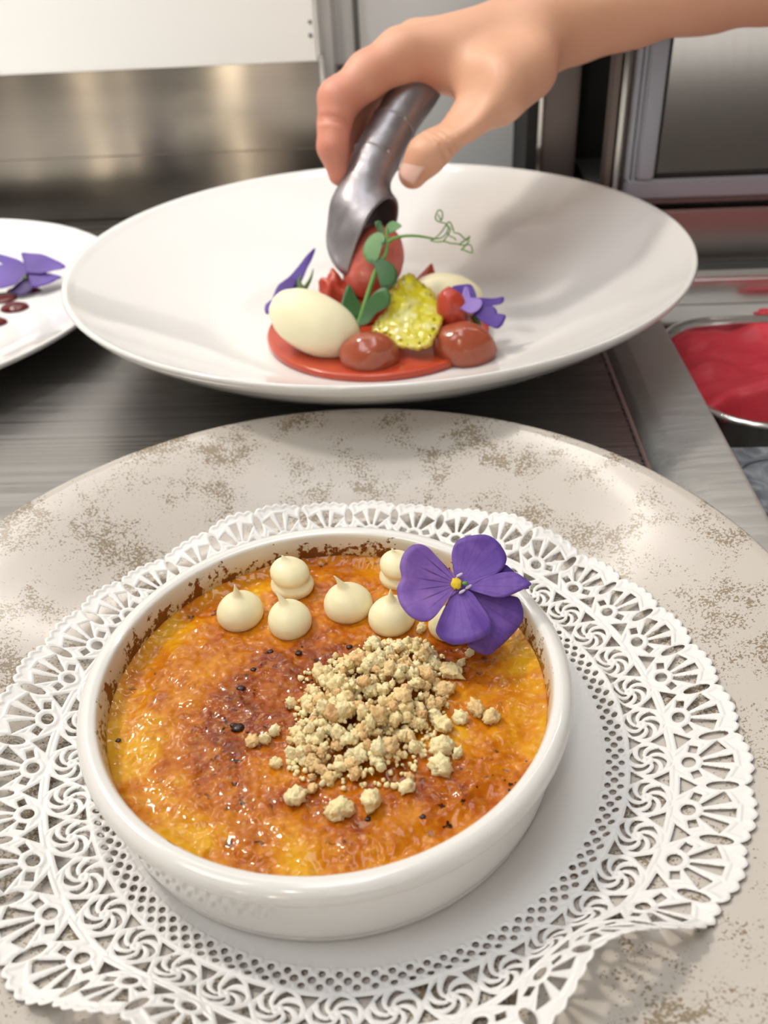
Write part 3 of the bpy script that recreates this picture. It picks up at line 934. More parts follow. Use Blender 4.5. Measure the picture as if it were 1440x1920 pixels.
def dot_profile(kind):
    if kind == 'double':
        return [(0, 0), (0.82, 0.0), (0.98, 0.22), (0.98, 0.45), (0.86, 0.66), (0.80, 0.76), (0.86, 0.90), (0.90, 1.08), (0.82, 1.38), (0.58, 1.64), (0.30, 1.78), (0.13, 1.90), (0.07, 2.02), (0.02, 2.10), (0, 2.11)]
    return [(0, 0), (0.80, 0.0), (0.97, 0.20), (1.0, 0.48), (0.93, 0.80), (0.72, 1.12), (0.44, 1.34), (0.23, 1.50), (0.13, 1.72), (0.065, 1.94), (0.025, 2.10), (0, 2.12)]


def cream_dot(px, py, wpx, lean, kind, label):
    q = onz(px, py, ZC_)
    D = (q - EYE).dot(FWD); R_ = wpx / 2 * D / FPX
    z0 = cust_z(q.x, q.y) - 0.0004
    pr = smooth_prof(dot_profile(kind), 4)
    v, f = [], []; seg = 32; H = pr[-1][1] * R_ * 0.86
    for i in range(seg):
        a = 2 * PI * i / seg
        for r, z in pr:
            zz_ = z * R_ * 0.86; t = (zz_ / H) ** 3
            wob = 1 + 0.03 * math.sin(2 * a + px)
            v.append((r * R_ * wob * math.cos(a) + lean[0] * R_ * t, r * R_ * wob * math.sin(a) + lean[1] * R_ * t, zz_))
    n = len(pr)
    for i in range(seg):
        j = (i + 1) % seg
        for k in range(n - 1): f.append((i * n + k, j * n + k, j * n + k + 1, i * n + k + 1))
    o = mesh_obj('cream_dot', v, f, M['cream']); o.location = (q.x, q.y, z0)
    tag(o, label, 'cream', 'piped cream dots on the custard')


cream_dot(452, 1156, 87, (-0.05, 0.1), 'single', 'leftmost piped cream dot on the custard, with short upright tip')
cream_dot(549, 1101, 80, (-0.35, 0.25), 'double', 'two-tiered cream dot at the back left, behind the dot with a bent tip')
cream_dot(545, 1172, 84, (-0.55, 0.35), 'single', 'cream dot with tip bent left, in front of the two-tiered dot')
cream_dot(654, 1140, 90, (-0.50, 0.1), 'single', 'cream dot standing alone in the middle of the row, tip bent left')
cream_dot(750, 1085, 76, (-0.35, 0.3), 'double', 'two-tiered cream dot at the back, half behind the purple viola')
cream_dot(735, 1166, 88, (0.0, 0.1), 'single', 'cream dot touching the viola petal, just behind the crumb heap')
cream_dot(843, 1180, 78, (0.0, 0.0), 'single', 'cream dot almost hidden under the lower viola petals')

# ------------------------------------------------------------------ crumbs
crumb_me = []
for k in range(9):
    o = lumpy('crumb_shape', (0, 0, 0), ((1, 0, 0), (0, 1, 0), (0, 0, 1)), (1, 0.82, 0.74), 0.55, 2.1 + 0.2 * (k % 4), M['crumb'], 11 + k, None, 3)
    for v_ in o.data.vertices:
        v_.co += Vector(mnoise.noise_vector(v_.co * 3.3 + Vector((k, 0, 0)))) * 0.16
    crumb_me.append(o.data); bpy.data.objects.remove(o)
HG = {}                                       # heap height map, 0.4 mm cells


def cell(x, y): return (int(round((x - RC[0]) / 0.0004)), int(round((y - RC[1]) / 0.0004)))


# the heap: outline on the custard, tallest in the middle
heap_px = [(566, 1260), (600, 1245), (650, 1225), (690, 1200), (740, 1190), (800, 1205), (832, 1240), (845, 1290), (830, 1340), (800, 1375), (785, 1420), (745, 1455), (700, 1470), (640, 1462), (590, 1455), (550, 1440), (545, 1400), (535, 1380), (560, 1330), (570, 1290)]
heap = [onz(x, y, ZC_ + 0.002) for x, y in heap_px]


def heap_h(x, y):
    """height of the heap's surface above the custard"""
    d = 1e9
    for i in range(len(heap)):
        a, b = heap[i - 1], heap[i]; ab = b - a; t = max(0, min(1, ((x - a.x) * ab.x + (y - a.y) * ab.y) / (ab.x ** 2 + ab.y ** 2)))
        d = min(d, math.hypot(x - a.x - ab.x * t, y - a.y - ab.y * t))
    return 0.0072 * (1 - math.exp(-d / 0.0075))


def drop(x, y, r, level=0.0):
    z = cust_z(x, y) + level * heap_h(x, y) + r * 0.42
    c = cell(x, y); k2 = int(r / 0.0004) + 1
    for i in range(-k2, k2 + 1):
        for j in range(-k2, k2 + 1):
            dd = math.hypot(i, j) * 0.0004 / r
            if dd < 1:
                key = (c[0] + i, c[1] + j); HG[key] = max(HG.get(key, 0), z + r * 0.7 * math.sqrt(1 - dd * dd))
    return z


def crumb(x, y, r, label, group, level=0.0):
    zc = drop(x, y, r, level)
    o = bpy.data.objects.new('biscuit_crumb', random.choice(crumb_me)); COL.objects.link(o)
    o.location = (x, y, zc); o.rotation_euler = (random.uniform(0, 6.28), random.uniform(0, 6.28), random.uniform(0, 6.28))
    o.scale = (r, r * random.uniform(.8, 1.05), r * random.uniform(.8, 1.1))
    tag(o, label, 'crumb', group)
    return o


loose = [(472, 1388, 14, 'round crumb at the left end of the loose crumbs, on the custard'), (497, 1384, 15, 'knobbly loose crumb second from the left, touching its neighbour'),
         (514, 1370, 13, 'loose crumb at the left edge of the heap, third from the left'), (516, 1428, 14, 'single round crumb lying apart at the lower left of the heap'),
         (553, 1492, 21, 'large loose crumb at the lower left, in front of the heap'), (585, 1474, 13, 'smooth pale loose crumb between the heap and the large lower left one'),
         (637, 1520, 25, 'broad triangular crumb nearest the front of the dish'), (640, 1497, 10, 'small browned crumb sitting behind the broad triangular one'),
         (695, 1503, 25, 'big pale crumb at the front, right of the triangular one'), (762, 1475, 18, 'loose crumb at the lower right of the heap, away from the rest'),
         (769, 1455, 10, 'little round crumb just behind the lower right loose one'), (829, 1359, 21, 'large loose crumb right of the heap, leftmost of four in line'),
         (862, 1345, 16, 'upright loose crumb right of the heap, second of four in line'), (893, 1330, 19, 'loose crumb third of four in line right of the heap'),
         (921, 1343, 20, 'rightmost crumb of all, last of four in line'), (828, 1402, 23, 'big crumb at the right, topmost of the pair below the line of four'),
         (826, 1437, 22, 'big crumb at the right, lower one of the pair below the line of four'), (858, 1412, 12, 'browned crumb resting beside the pair at the right'),
         (846, 1258, 21, 'large crumb at the right top of the heap edge'), (834, 1296, 20, 'crumb at the right edge of the heap, below the topmost large one'),
         (882, 1220, 10, 'small crumb under the lowest viola petal'), (865, 1238, 9, 'small crumb just in front of the one under the viola'),
         (700, 1193, 8, 'tiny crumb behind the heap, beside the cream dot'), (629, 1228, 8, 'tiny crumb behind the heap at the left, rear of two'),
         (622, 1237, 8, 'tiny crumb behind the heap at the left, front of two'), (789, 1178, 12, 'pinkish crumb between two cream dots beside the viola'),
         (545, 1318, 13, 'crumb at the far left edge of the heap, above the loose ones'), (800, 1235, 24, 'largest pale crumb at the top right of the heap')]
for px, py, rp, lab in loose:
    q = onz(px, py, ZC_ + 0.001); D = (q - EYE).dot(FWD)
    crumb(q.x, q.y, rp * D / FPX * 1.02, lab, 'loose crumbs around the heap')
def in_poly(x, y, P):
    c = False
    for i in range(len(P)):
        a, b = P[i], P[i - 1]
        if (a.y > y) != (b.y > y) and x < (b.x - a.x) * (y - a.y) / (b.y - a.y) + a.x: c = not c
    return c


hx = [p.x for p in heap]; hy = [p.y for p in heap]
hc = Vector((sum(hx) / len(hx), sum(hy) / len(hy), 0))


def heap_label(x, y, r):
    size = 'large' if r > 0.0018 else ('small' if r < 0.0014 else 'middling')
    dx, dy = x - hc.x, y - hc.y
    if math.hypot(dx, dy) < 0.006: zone = 'at the crest of the heap'
    else:
        k_ = int(((math.degrees(math.atan2(dy, dx)) + 360 + 22.5) % 360) // 45)
        zone = ('on the right flank of the heap', 'on the back right slope of the heap below the viola', 'at the back of the heap beside the cream dot', 'on the back left slope of the heap',
                'on the left flank of the heap', 'on the front left slope of the heap', 'on the front slope of the heap', 'on the front right slope of the heap')[k_]
    return size + ' golden biscuit crumb ' + zone, 'crumbs ' + zone


cnt = 0
for stage, (n_want, r0, r1, shrink, level) in enumerate(((96, .0010, .0018, 0.99, 0.25), (104, .0010, .0018, 0.93, 0.72), (98, .0009, .0023, 0.88, 0.98))):
    k = 0
    while k < n_want:
        x = random.uniform(min(hx), max(hx)); y = random.uniform(min(hy), max(hy))
        xx = hc.x + (x - hc.x) / shrink; yy = hc.y + (y - hc.y) / shrink
        if not in_poly(xx, yy, heap): continue
        r = random.uniform(r0, r1) * random.choice((0.8, 1, 1, 1.15))
        crumb(x, y, r, *heap_label(x, y, r), level); k += 1; cnt += 1
# fine dust between them
v, f = [], []
bmi = bmesh.new(); bmesh.ops.create_icosphere(bmi, subdivisions=1, radius=1)
iv = [q.co.copy() for q in bmi.verts]; fi = [tuple(q.index for q in fc.verts) for fc in bmi.faces]; bmi.free()
for _ in range(900):
    while True:
        x = random.uniform(min(hx), max(hx)); y = random.uniform(min(hy), max(hy))
        if in_poly(hc.x + (x - hc.x) / 1.06, hc.y + (y - hc.y) / 1.06, heap): break
    r = random.choice((random.uniform(.0003, .0006), random.uniform(.0005, .0010))); z = max(min(HG.get(cell(x, y), 0), cust_z(x, y) + heap_h(x, y) * 0.85), cust_z(x, y) + heap_h(x, y) * 0.55) + r * 0.2
    b = len(v)
    v += [Vector((x, y, z)) + p * r * random.uniform(.7, 1.2) for p in iv]; f += [tuple(b + i for i in t) for t in fi]
o = mesh_obj('crumb_dust', v, f, M['crumb']); tag(o, 'fine biscuit dust scattered over and between the heaped crumbs', 'crumbs', None, 'stuff')

# ------------------------------------------------------------------ viola on the custard


def cp(pts, s, ox, oy): return [(ox + x / s, oy + y / s) for x, y in pts]


fc_ = onz(858, 1098, 0.0405)
NF = Vector((0.10, -0.52, 0.85)).normalized()
vi = empty('viola', fc_, 'purple viola with yellow eye lying at the rim of the ramekin', 'flower')
S4 = (4.645, 700, 990)
bs = (858, 1098)
blade('petal', cp([(890, 560), (1000, 590), (1100, 600), (1200, 585), (1270, 580), (1310, 650), (1325, 720), (1310, 800), (1200, 930), (1100, 1020), (1020, 1075), (900, 1040), (830, 980), (820, 800), (830, 640)], *S4), bs, fc_, NF, M['petal'], vi, -0.0015, 0.0008, 4, -0.0018)
blade('petal', cp([(900, 500), (1060, 400), (1130, 340), (1160, 310), (1230, 370), (1310, 440), (1362, 515), (1230, 500), (1050, 530)], *S4), bs, fc_, NF, M['petal_dark'], vi, -0.0004, 0.0004, 4, -0.0010)
blade('petal', cp([(760, 440), (700, 350), (682, 220), (720, 130), (800, 90), (960, 70), (1060, 110), (1130, 190), (1160, 270), (1130, 350), (1060, 410), (960, 450), (860, 500), (800, 520)], *S4), bs, fc_, NF, M['petal'], vi, 0.0012, 0.0007, 4, -0.0002)
blade('petal', cp([(850, 530), (920, 470), (1000, 430), (1120, 400), (1230, 405), (1330, 480), (1362, 515), (1300, 550), (1180, 600), (1080, 615), (980, 590), (890, 560)], *S4), bs, fc_, NF, M['petal'], vi, 0.0012, 0.0005, 5, 0.0004)
blade('petal', cp([(740, 560), (660, 640), (600, 740), (545, 880), (560, 940), (620, 990), (720, 1025), (850, 1010), (960, 960), (1030, 900), (1010, 790), (950, 700), (880, 600), (820, 550)], *S4), bs, fc_, NF, M['petal'], vi, 0.0006, 0.0010, 6, 0.0006)
blade('petal', cp([(770, 470), (720, 430), (640, 360), (540, 260), (470, 195), (400, 172), (320, 190), (255, 260), (225, 360), (240, 450), (215, 510), (200, 570), (230, 680), (300, 780), (380, 830), (460, 838), (530, 790), (600, 700), (660, 620), (730, 570), (770, 540)], *S4), bs, fc_, NF, M['petal_lip'], vi, 0.0014, 0.0007, 4, 0.0010)['label'] = 'broad lip petal with dark veins'
E1 = RIGHT - NF * RIGHT.dot(NF); E1.normalize(); E2 = NF.cross(E1)
o = lumpy('flower_eye', fc_ + NF * 0.0016 - E1 * 0.0005, (E1, E2, NF), (0.0013, 0.0015, 0.0005), 0.35, 2.2, M['flower_yellow'], 4, vi, 3)
put(lumpy('throat', fc_ + NF * 0.0018 + E1 * 0.0016 + E2 * 0.0000, (E1, E2, NF), (0.0008, 0.0005, 0.0004), 0.3, 2, M['stem'], 6, None, 2), vi)
for dx, dy in ((0.0003, 0.0022), (0.0008, -0.0020), (0.0024, -0.0008)):
    put(lumpy('throat_hair', fc_ + NF * 0.0014 + E1 * dx + E2 * dy, (E1 + E2 * .5, E2, NF), (0.0009, 0.0005, 0.0003), 0.4, 3, M['flower_white'], 3, None, 2), vi)
pts = crom([fc_ - NF * 0.001, fc_ - NF * 0.005 + E1 * 0.002, onz(905, 1150, 0.0262)], 6)
put(tube('flower_stalk', pts, 0.0007, M['stem'], None, 8), vi)

# ------------------------------------------------------------------ white dessert plate
DPC = (-0.0234, 0.4144, 0.0)
inn = smooth_prof([(0, 0.0085), (0.05, 0.0085), (0.072, 0.0088), (0.085, 0.0108), (0.100, 0.0160), (0.115, 0.0232), (0.130, 0.0322), (0.1405, 0.0394)], 6)
lp_ = [(0.1425, 0.0412), (0.1440, 0.0422), (0.1449, 0.0420), (0.1453, 0.0409), (0.1446, 0.0395)]
out_ = smooth_prof([(0.1425, 0.0370), (0.131, 0.0282), (0.115, 0.0182), (0.100, 0.0105), (0.086, 0.0050), (0.078, 0.0025), (0.076, 0.0), (0.070, 0.0), (0.068, 0.003), (0, 0.003)], 5)
o = lathe('dessert_plate', inn + lp_ + out_, DPC, M['white_china'], None, 240)
tag(o, 'wide white coupe plate with the strawberry dessert, behind the speckled plate', 'plate')


def base_z(x, y):
    r = math.hypot(x - DPC[0], y - DPC[1]); return float(np.interp(r, [p[0] for p in inn], [p[1] for p in inn]))


# jelly disc
jc = (-0.0235, 0.3880, 0.0088); JR = 0.0520; ZD = 0.0126
pr = [(0, 0), (JR - .0008, 0), (JR, 0.0008), (JR, 0.0027), (JR - 0.0003, 0.0033), (JR - 0.0008, 0.0036), (JR - .0016, 0.00375), (JR - .003, 0.0038), (JR * .6, 0.0038), (0, 0.0038)]
o = lathe('jelly_disc', pr, jc, M['jelly'], None, 120)
tag(o, 'flat round red strawberry jelly under the dessert on the white plate', 'jelly')


def facing(px, py, D): return at(px, py, D)


def dpt(px, py, z): return onz(px, py, z)


def imgaxes(deg, tiltup=0.0):
    """unit axes: first one lies along the picture angle deg (clockwise from right), on the plate plane"""
    a = math.radians(deg)
    u = (RIGHT * math.cos(a) - UP * math.sin(a)).normalized()
    w_ = FWD.cross(u).normalized()
    return u, w_, FWD


# mousse quenelles
c1_ = dpt(590, 607, 0.0245)
u, w_, t_ = imgaxes(27)
o = lumpy('mousse_quenelle', c1_, (u, w_, t_), (0.0212, 0.0133, 0.0128), 0.035, 1.2, M['mousse'], 2, None, 5, ZD, True, 2.1)
tag(o, 'smooth ivory mousse quenelle at the front left of the dessert', 'quenelle', 'mousse quenelles')
c2q = dpt(838, 552, 0.0225)
u2, w2, t2 = imgaxes(8)
o = lumpy('mousse_quenelle', c2q, (u2, w2, t2), (0.0165, 0.0095, 0.010), 0.05, 1.2, M['mousse'], 5, None, 4, 0.0115, True, 2.1)
tag(o, 'ivory mousse quenelle half hidden behind the yellow sugar tuile', 'quenelle', 'mousse quenelles')
# compote blobs
b1 = dpt(692, 668, 0.0145)
o = lumpy('compote_blob', b1, ((1, 0, 0), (0, 1, 0), (0, 0, 1)), (0.0132, 0.0110, 0.0110), 0.10, 1.1, M['compote'], 8, None, 4, ZD - .0006)
tag(o, 'glossy brown-red compote blob in front of the pea shoot', 'compote', 'compote blobs')
b2 = dpt(872, 652, 0.0135)
o = lumpy('compote_blob', b2, ((1, 0, -.1), (0, 1, 0), (0, 0, 1)), (0.0142, 0.0120, 0.0115), 0.09, 1.0, M['compote'], 9, None, 4, base_z(b2.x, b2.y) + .0004)
tag(o, 'glossy brown-red compote blob at the right, under the viola', 'compote', 'compote blobs')
# strawberry pieces
s1_ = dpt(632, 560, 0.022)
o = lumpy('strawberry_piece', s1_, ((1, 0, 0.2), (0, 1, 0), (-.2, 0, 1)), (0.0075, 0.0080, 0.0120), 0.28, 1.9, M['strawberry'], 12, None, 4, ZD)
tag(o, 'ragged red strawberry piece under the tip of the scoop', 'strawberry', 'strawberry pieces')
s2_ = dpt(850, 590, 0.0235)
o = lumpy('strawberry_piece', s2_, ((1, 0, 0.3), (0, 1, 0), (-.3, 0, 1)), (0.0072, 0.0075, 0.0125), 0.12, 1.6, M['strawberry'], 14, None, 4, ZD)
tag(o, 'upright red strawberry piece between the tuile and the right viola', 'strawberry', 'strawberry pieces')
# pointed wedge behind the tuile
wq = dpt(800, 530, 0.0200)
v = [wq + Vector(p) for p in ((-0.012, 0, -0.008), (0.008, 0, -0.008), (0.006, 0.010, -0.008), (-0.012, 0.010, -0.008), (0.0028, 0.002, 0.0100), (0.0008, 0.0005, 0.0050), (-0.0060, 0.001, 0.0000), (0.0050, 0.0015, 0.0010))]
o = mesh_obj('strawberry_piece', v, [(3, 2, 1, 0), (0, 1, 7, 6), (6, 7, 5), (5, 7, 4), (1, 2, 7), (7, 2, 4), (2, 3, 4), (3, 0, 6), (3, 6, 5), (3, 5, 4)], M['strawberry'], None, False)
bv = o.modifiers.new('b', 'BEVEL'); bv.width = 0.0006; bv.segments = 2
tag(o, 'pointed red strawberry slice sticking up behind the yellow tuile', 'strawberry', 'strawberry pieces')
o = lumpy('compote_blob', dpt(680, 575, 0.0165), ((1, 0, 0), (0, 1, 0), (0, 0, 1)), (0.020, 0.013, 0.0065), 0.2, 2.2, M['strawberry'], 21, None, 4, ZD - .0004)
tag(o, 'low red compote layer under the sorbet and pea shoot', 'compote', 'compote blobs')

# sorbet being turned out of the scoop
DS = 0.4105
sc_ = at(700, 492, DS + 0.003)
u, w_, t_ = imgaxes(112)
o = lumpy('sorbet_quenelle', sc_, (u, w_, t_), (0.0170, 0.0136, 0.0140), 0.05, 1.6, M['sorbet'], 6, None, 5, None, True, 2.15)
tag(o, 'pink-red sorbet quenelle coming out of the scoop', 'sorbet')

# ------------------------------------------------------------------ scoop
scp = empty('ice_cream_scoop', at(720, 330, DS), 'dull grey cast aluminium ice cream scoop held in the hand', 'scoop')
AX = (RIGHT * -0.52 - UP * 0.85 - FWD * 0.06).normalized()        # towards the tip
NI = (RIGHT * 0.86 - UP * 0.50)
al = math.radians(16)
NO = (NI * math.cos(al) - FWD * math.sin(al)); NO = (NO - AX * NO.dot(AX)).normalized()   # the bowl opens this way
BW = AX.cross(NO).normalized()
bc_ = at(705, 438, DS)
la_h, la_t, wb_, dp = 0.0185, 0.0245, 0.0172, 0.0235
hp = [at(668, 385, DS - 0.001), at(688, 340, DS), at(702, 306, DS), at(724, 262, DS + 0.002), at(755, 208, DS + 0.005), at(790, 158, DS + 0.009), at(822, 112, DS + 0.014), at(850, 70, DS + .018)]
hp = crom(hp, 8)
nh = len(hp)
hr = [0.0108 * (1 - 0.10 * max(0, i / (nh - 1) - .45)) + 0.0003 * math.sin(i / (nh - 1) * 22) for i in range(nh)]
sv = 0.00062
smn = np.minimum(np.min(np.array(hp), 0), np.array(bc_) - 0.03) - 0.004 - 0.011
smx = np.maximum(np.max(np.array(hp), 0), np.array(bc_) + 0.03) + 0.004 + 0.011
Gs = np.stack(np.meshgrid(*[np.arange(a_, b_, sv, dtype=np.float32) for a_, b_ in zip(smn, smx)], indexing='ij'), -1)
Q = Gs - np.array(bc_, np.float32)
qa = Q @ np.array(AX, np.float32); qb = Q @ np.array(BW, np.float32); qn = Q @ np.array(NO, np.float32)


def egg(th_):
    """signed distance-like field of the egg-shaped bowl; th_ shrinks it"""
    la = np.where(qa > 0, la_t - th_, la_h - th_)
    tap = 1 - 0.30 * np.clip(qa / la_t, 0, 1) ** 1.5
    k = np.sqrt((qa / la) ** 2 + (qb / ((wb_ - th_) * tap)) ** 2 + (np.minimum(qn, 0) / (dp - th_)) ** 2)
    return (k - 1) * (0.0165 - th_)


body = np.maximum(egg(0.0), qn - 0.0)
F = None
for i in range(0, nh - 2, 2):
    c_ = cone_sdf(Gs, np.array(hp[i]), np.array(hp[i + 2]), hr[i], hr[i + 2])
    F = c_ if F is None else np.minimum(F, c_)
body = smin(body, F, 0.007)
body = np.maximum(body, -np.where(qn > -1, egg(0.0017), 1))
bvv, bff = surface_nets(body.astype(np.float32), smn, sv)
o = mesh_obj('body', bvv, bff, M['alu']); put(o, scp)
sm = o.modifiers.new('s', 'SMOOTH'); sm.factor = 0.5; sm.iterations = 3
rim = []
for i in range(73):
    ps = 2 * PI * i / 72; cx, sx = math.cos(ps), math.sin(ps)
    lx = (la_t if cx > 0 else la_h) * cx; tap = 1 - 0.30 * max(0, cx) ** 1.5
    rim.append(bc_ + AX * (lx * 0.965) + BW * (wb_ * 0.95 * tap * sx) - NO * 0.0002)
put(tube('bowl_rim', rim, 0.00095, M['alu'], None, 8), scp)
for t in (0.335, 0.50):
    i = int(t * (nh - 1)); T_ = (hp[i + 1] - hp[i - 1]).normalized(); Na = T_.orthogonal().normalized(); Nb = T_.cross(Na)
    rp = [hp[i] + (Na * math.cos(a) + Nb * math.sin(a)) * (hr[i] - 0.0002) for a in np.linspace(0, 2 * PI, 33)]
    put(tube('grip_ridge', rp, 0.0007, M['alu'], None, 8), scp)

# ------------------------------------------------------------------ the person's hand and forearm
DH = DS


def h3(px, py, dz): return np.array(at(px, py, DH + dz), np.float32)


# (px, py, depth offset, radius) joints of each digit, knuckle to tip
digits = {
    'index': [(752, 104, -.006, .0108), (690, 140, -.008, .0098), (636, 190, -.008, .0086), (627, 232, -.008, .0074), (624, 275, -.007, .0068), (636, 328, -.002, .0050)],
    'middle': [(782, 88, .014, .0108), (668, 186, .012, .0084), (652, 262, .010, .0070), (668, 306, .010, .0056)],
    'ring': [(812, 90, .033, .0104), (706, 180, .032, .0082), (688, 240, .027, .0068), (706, 270, .021, .0056)],
    'pinky': [(848, 100, .049, .0094), (762, 172, .050, .0072), (742, 208, .043, .0062), (752, 236, .036, .0050)],
    'thumb': [(985, 128, -.004, .0150), (930, 172, -.013, .0140), (872, 212, -.017, .0108), (822, 264, -.017, .0084), (800, 290, -.015, .0083), (774, 326, -.011, .0066)],
}
arm = [(1000, 66, .014, .0185), (1080, 30, .018, .0190), (1180, -5, .014, .0205), (1330, -50, -.004, .0230), (1460, -85, -.028, .0250), (1800, -165, -.085, .0265), (2250, -270, -.13, .028)]
allp = np.array([at(x, y, DH + d) for L_ in list(digits.values()) + [arm] for x, y, d, r in L_])
lo = allp.min(0) - 0.035; hi = allp.max(0) + 0.035
hi[0] = min(hi[0], 0.30)
hv = 0.00105
ns = np.ceil((hi - lo) / hv).astype(int)
ax_ = [np.arange(n, dtype=np.float32) * hv + l for n, l in zip(ns, lo)]
G = np.stack(np.meshgrid(*ax_, indexing='ij'), -1).astype(np.float32)


def chain(L_, k=0.004):
    F = None
    for p, q in zip(L_[:-1], L_[1:]):
        a, b = h3(*p[:3]), h3(*q[:3]); m_ = 0.05
        s = cone_sdf(G, a, b, p[3], q[3])
        F = s if F is None else smin(F, s, k)
    return F


wrist = (1000, 66, .014, .0175)
palm = chain(arm, 0.01)
for nm, r0 in (('index', .0145), ('middle', .0150), ('ring', .0145), ('pinky', .0130)):
    L_ = digits[nm]; m_ = L_[0]
    a = h3(wrist[0] - 6, wrist[1], wrist[2] + {'index': -.006, 'middle': 0, 'ring': .008, 'pinky': .014}[nm]); b = h3(*m_[:3])
    palm = smin(palm, cone_sdf(G, a, b, r0, m_[3] + .0008), 0.012)
palm = smin(palm, chain(digits['thumb'][:3]), 0.012)
# web of skin between thumb and forefinger
palm = smin(palm, cone_sdf(G, h3(905, 150, -.004), h3(835, 135, .004), .0105, .0075), 0.016)
hand = palm
fingers = None
for nm in ('index', 'middle', 'ring', 'pinky'):
    s = chain(digits[nm], 0.0035)
    hand = smin(hand, s, 0.0045)
hand = smin(hand, chain(digits['thumb'][2:], 0.004), 0.005)
# knuckle bumps and tendon ridges
for p, r in (((630, 182, -.009), .0066), ((826, 252, -.019), .0066)):
    q = h3(*p); hand = smin(hand, np.sqrt(((G - q) ** 2).sum(-1)) - r, 0.006)
q = h3(826, 132, -.036); hand = -smin(-hand, np.sqrt(((G - q) ** 2).sum(-1)) - .0235, 0.010)
# skin creases across the back of the thumb and finger joints
for p0_, p1_, pos, wdt in (('thumb', 3, (0.0, 0.0038, -0.003), 0.02), ('index', 3, (0.0, 0.002), 0.014)):
    A_ = h3(*digits[p0_][p1_ - 1][:3]); B_ = h3(*digits[p0_][p1_][:3]); dn = (B_ - A_) / np.linalg.norm(B_ - A_)
    rel = G - B_; axl = rel @ dn; perp = rel - axl[..., None] * dn
    near = np.exp(-(np.sqrt((perp ** 2).sum(-1)) / wdt) ** 4) * np.clip(-(perp @ np.array(FWD, np.float32)) / 0.004, 0, 1)
    for q in pos:
        hand = hand + 0.0013 * np.exp(-((axl - q) / 0.0009) ** 2) * near
    del rel, axl, perp, near
hand[0], hand[-1], hand[:, 0], hand[:, -1], hand[:, :, 0], hand[:, :, -1] = 1, 1, 1, 1, 1, 1
hv_v, hv_f = surface_nets(hand.astype(np.float32), lo, hv)
del G
red = np.zeros(len(hv_v))
for nm in ('index', 'middle', 'ring', 'pinky'):
    for i, p in enumerate(digits[nm][1:]):
        d = np.linalg.norm(hv_v - h3(*p[:3]), axis=1); red = np.maximum(red, (0.95 if i else 0.65) * np.exp(-(d / 0.017) ** 2))
for p in digits['thumb'][-1:]:
    d = np.linalg.norm(hv_v - h3(*p[:3]), axis=1); red = np.maximum(red, 0.25 * np.exp(-(d / 0.014) ** 2))
d = np.linalg.norm(hv_v - h3(795, 150, -.004), axis=1); red = np.maximum(red, 0.6 * np.exp(-(d / 0.010) ** 2))
per = empty('person', tuple(h3(1330, -50, -.004)), 'person reaching in from the right with a bare arm, holding the scoop', 'person')
o = mesh_obj('arm_and_hand', hv_v, hv_f, M['skin'], attrs={'red': red}); put(o, per)
sm = o.modifiers.new('s', 'SMOOTH'); sm.factor = 0.5; sm.iterations = 2
# thumbnail
tn = Vector(h3(772, 312, -.0172)); du = (Vector(h3(774, 326, -.011)) - Vector(h3(800, 290, -.015))).normalized()
nn = (-FWD * 0.9 + UP * 0.30 - RIGHT * 0.2); nn = (nn - du * nn.dot(du)).normalized(); dv = du.cross(nn)
v, f = [], []
gu, gv = 10, 10
for i in range(gu + 1):
    for j in range(gv + 1):
        a, b = i / gu * 2 - 1, j / gv * 2 - 1
        ln = 0.0066 * a; wd = 0.0058 * b * (1 - 0.10 * abs(a) ** 3)
        k = math.sqrt(max(0, 1 - 0.35 * b * b * abs(a) ** 4))
        v.append(tn + du * ln * k + dv * wd + nn * (0.0015 - 0.0022 * b * b - 0.0010 * max(0, a) ** 2 - 0.0004 * a * a))
for i in range(gu):
    for j in range(gv):
        q = i * (gv + 1) + j; f.append((q, q + 1, q + gv + 2, q + gv + 1))
o = mesh_obj('thumbnail', v, f, M['nail']); sm = o.modifiers.new('t', 'SOLIDIFY'); sm.thickness = 0.0006; sm.offset = 0
put(o, per)

# ------------------------------------------------------------------ pea shoot
S2 = (2.769, 460, 360)
DP_ = 0.3925
ps_ = empty('pea_shoot', dpt(668, 622, ZD), 'green pea shoot with round leaves and curling tendril in the dessert', 'herb')


def lp(pts, D): return [at(x, y, D) for x, y in cp(pts, *S2)]


st = crom(lp([(575, 735), (600, 650), (640, 520), (672, 425), (700, 360), (725, 330), (735, 285), (737, 235), (733, 190)], DP_), 6)
put(tube('stem', st, [0.0013 - 0.0007 * i / len(st) for i in range(len(st))], M['stem'], None, 10), ps_)
LN = (-FWD + UP * 0.25)


def leaf(poly, base, D, mat, cup, tilt=(0, 0), n=None):
    pts = cp(poly, *S2); b = cp([base], *S2)[0]
    return blade('leaf', pts, b, at(b[0], b[1], D), n or LN, mat, ps_, cup, 0.0004, 3, 0.0, 0.0003, 7, tilt)


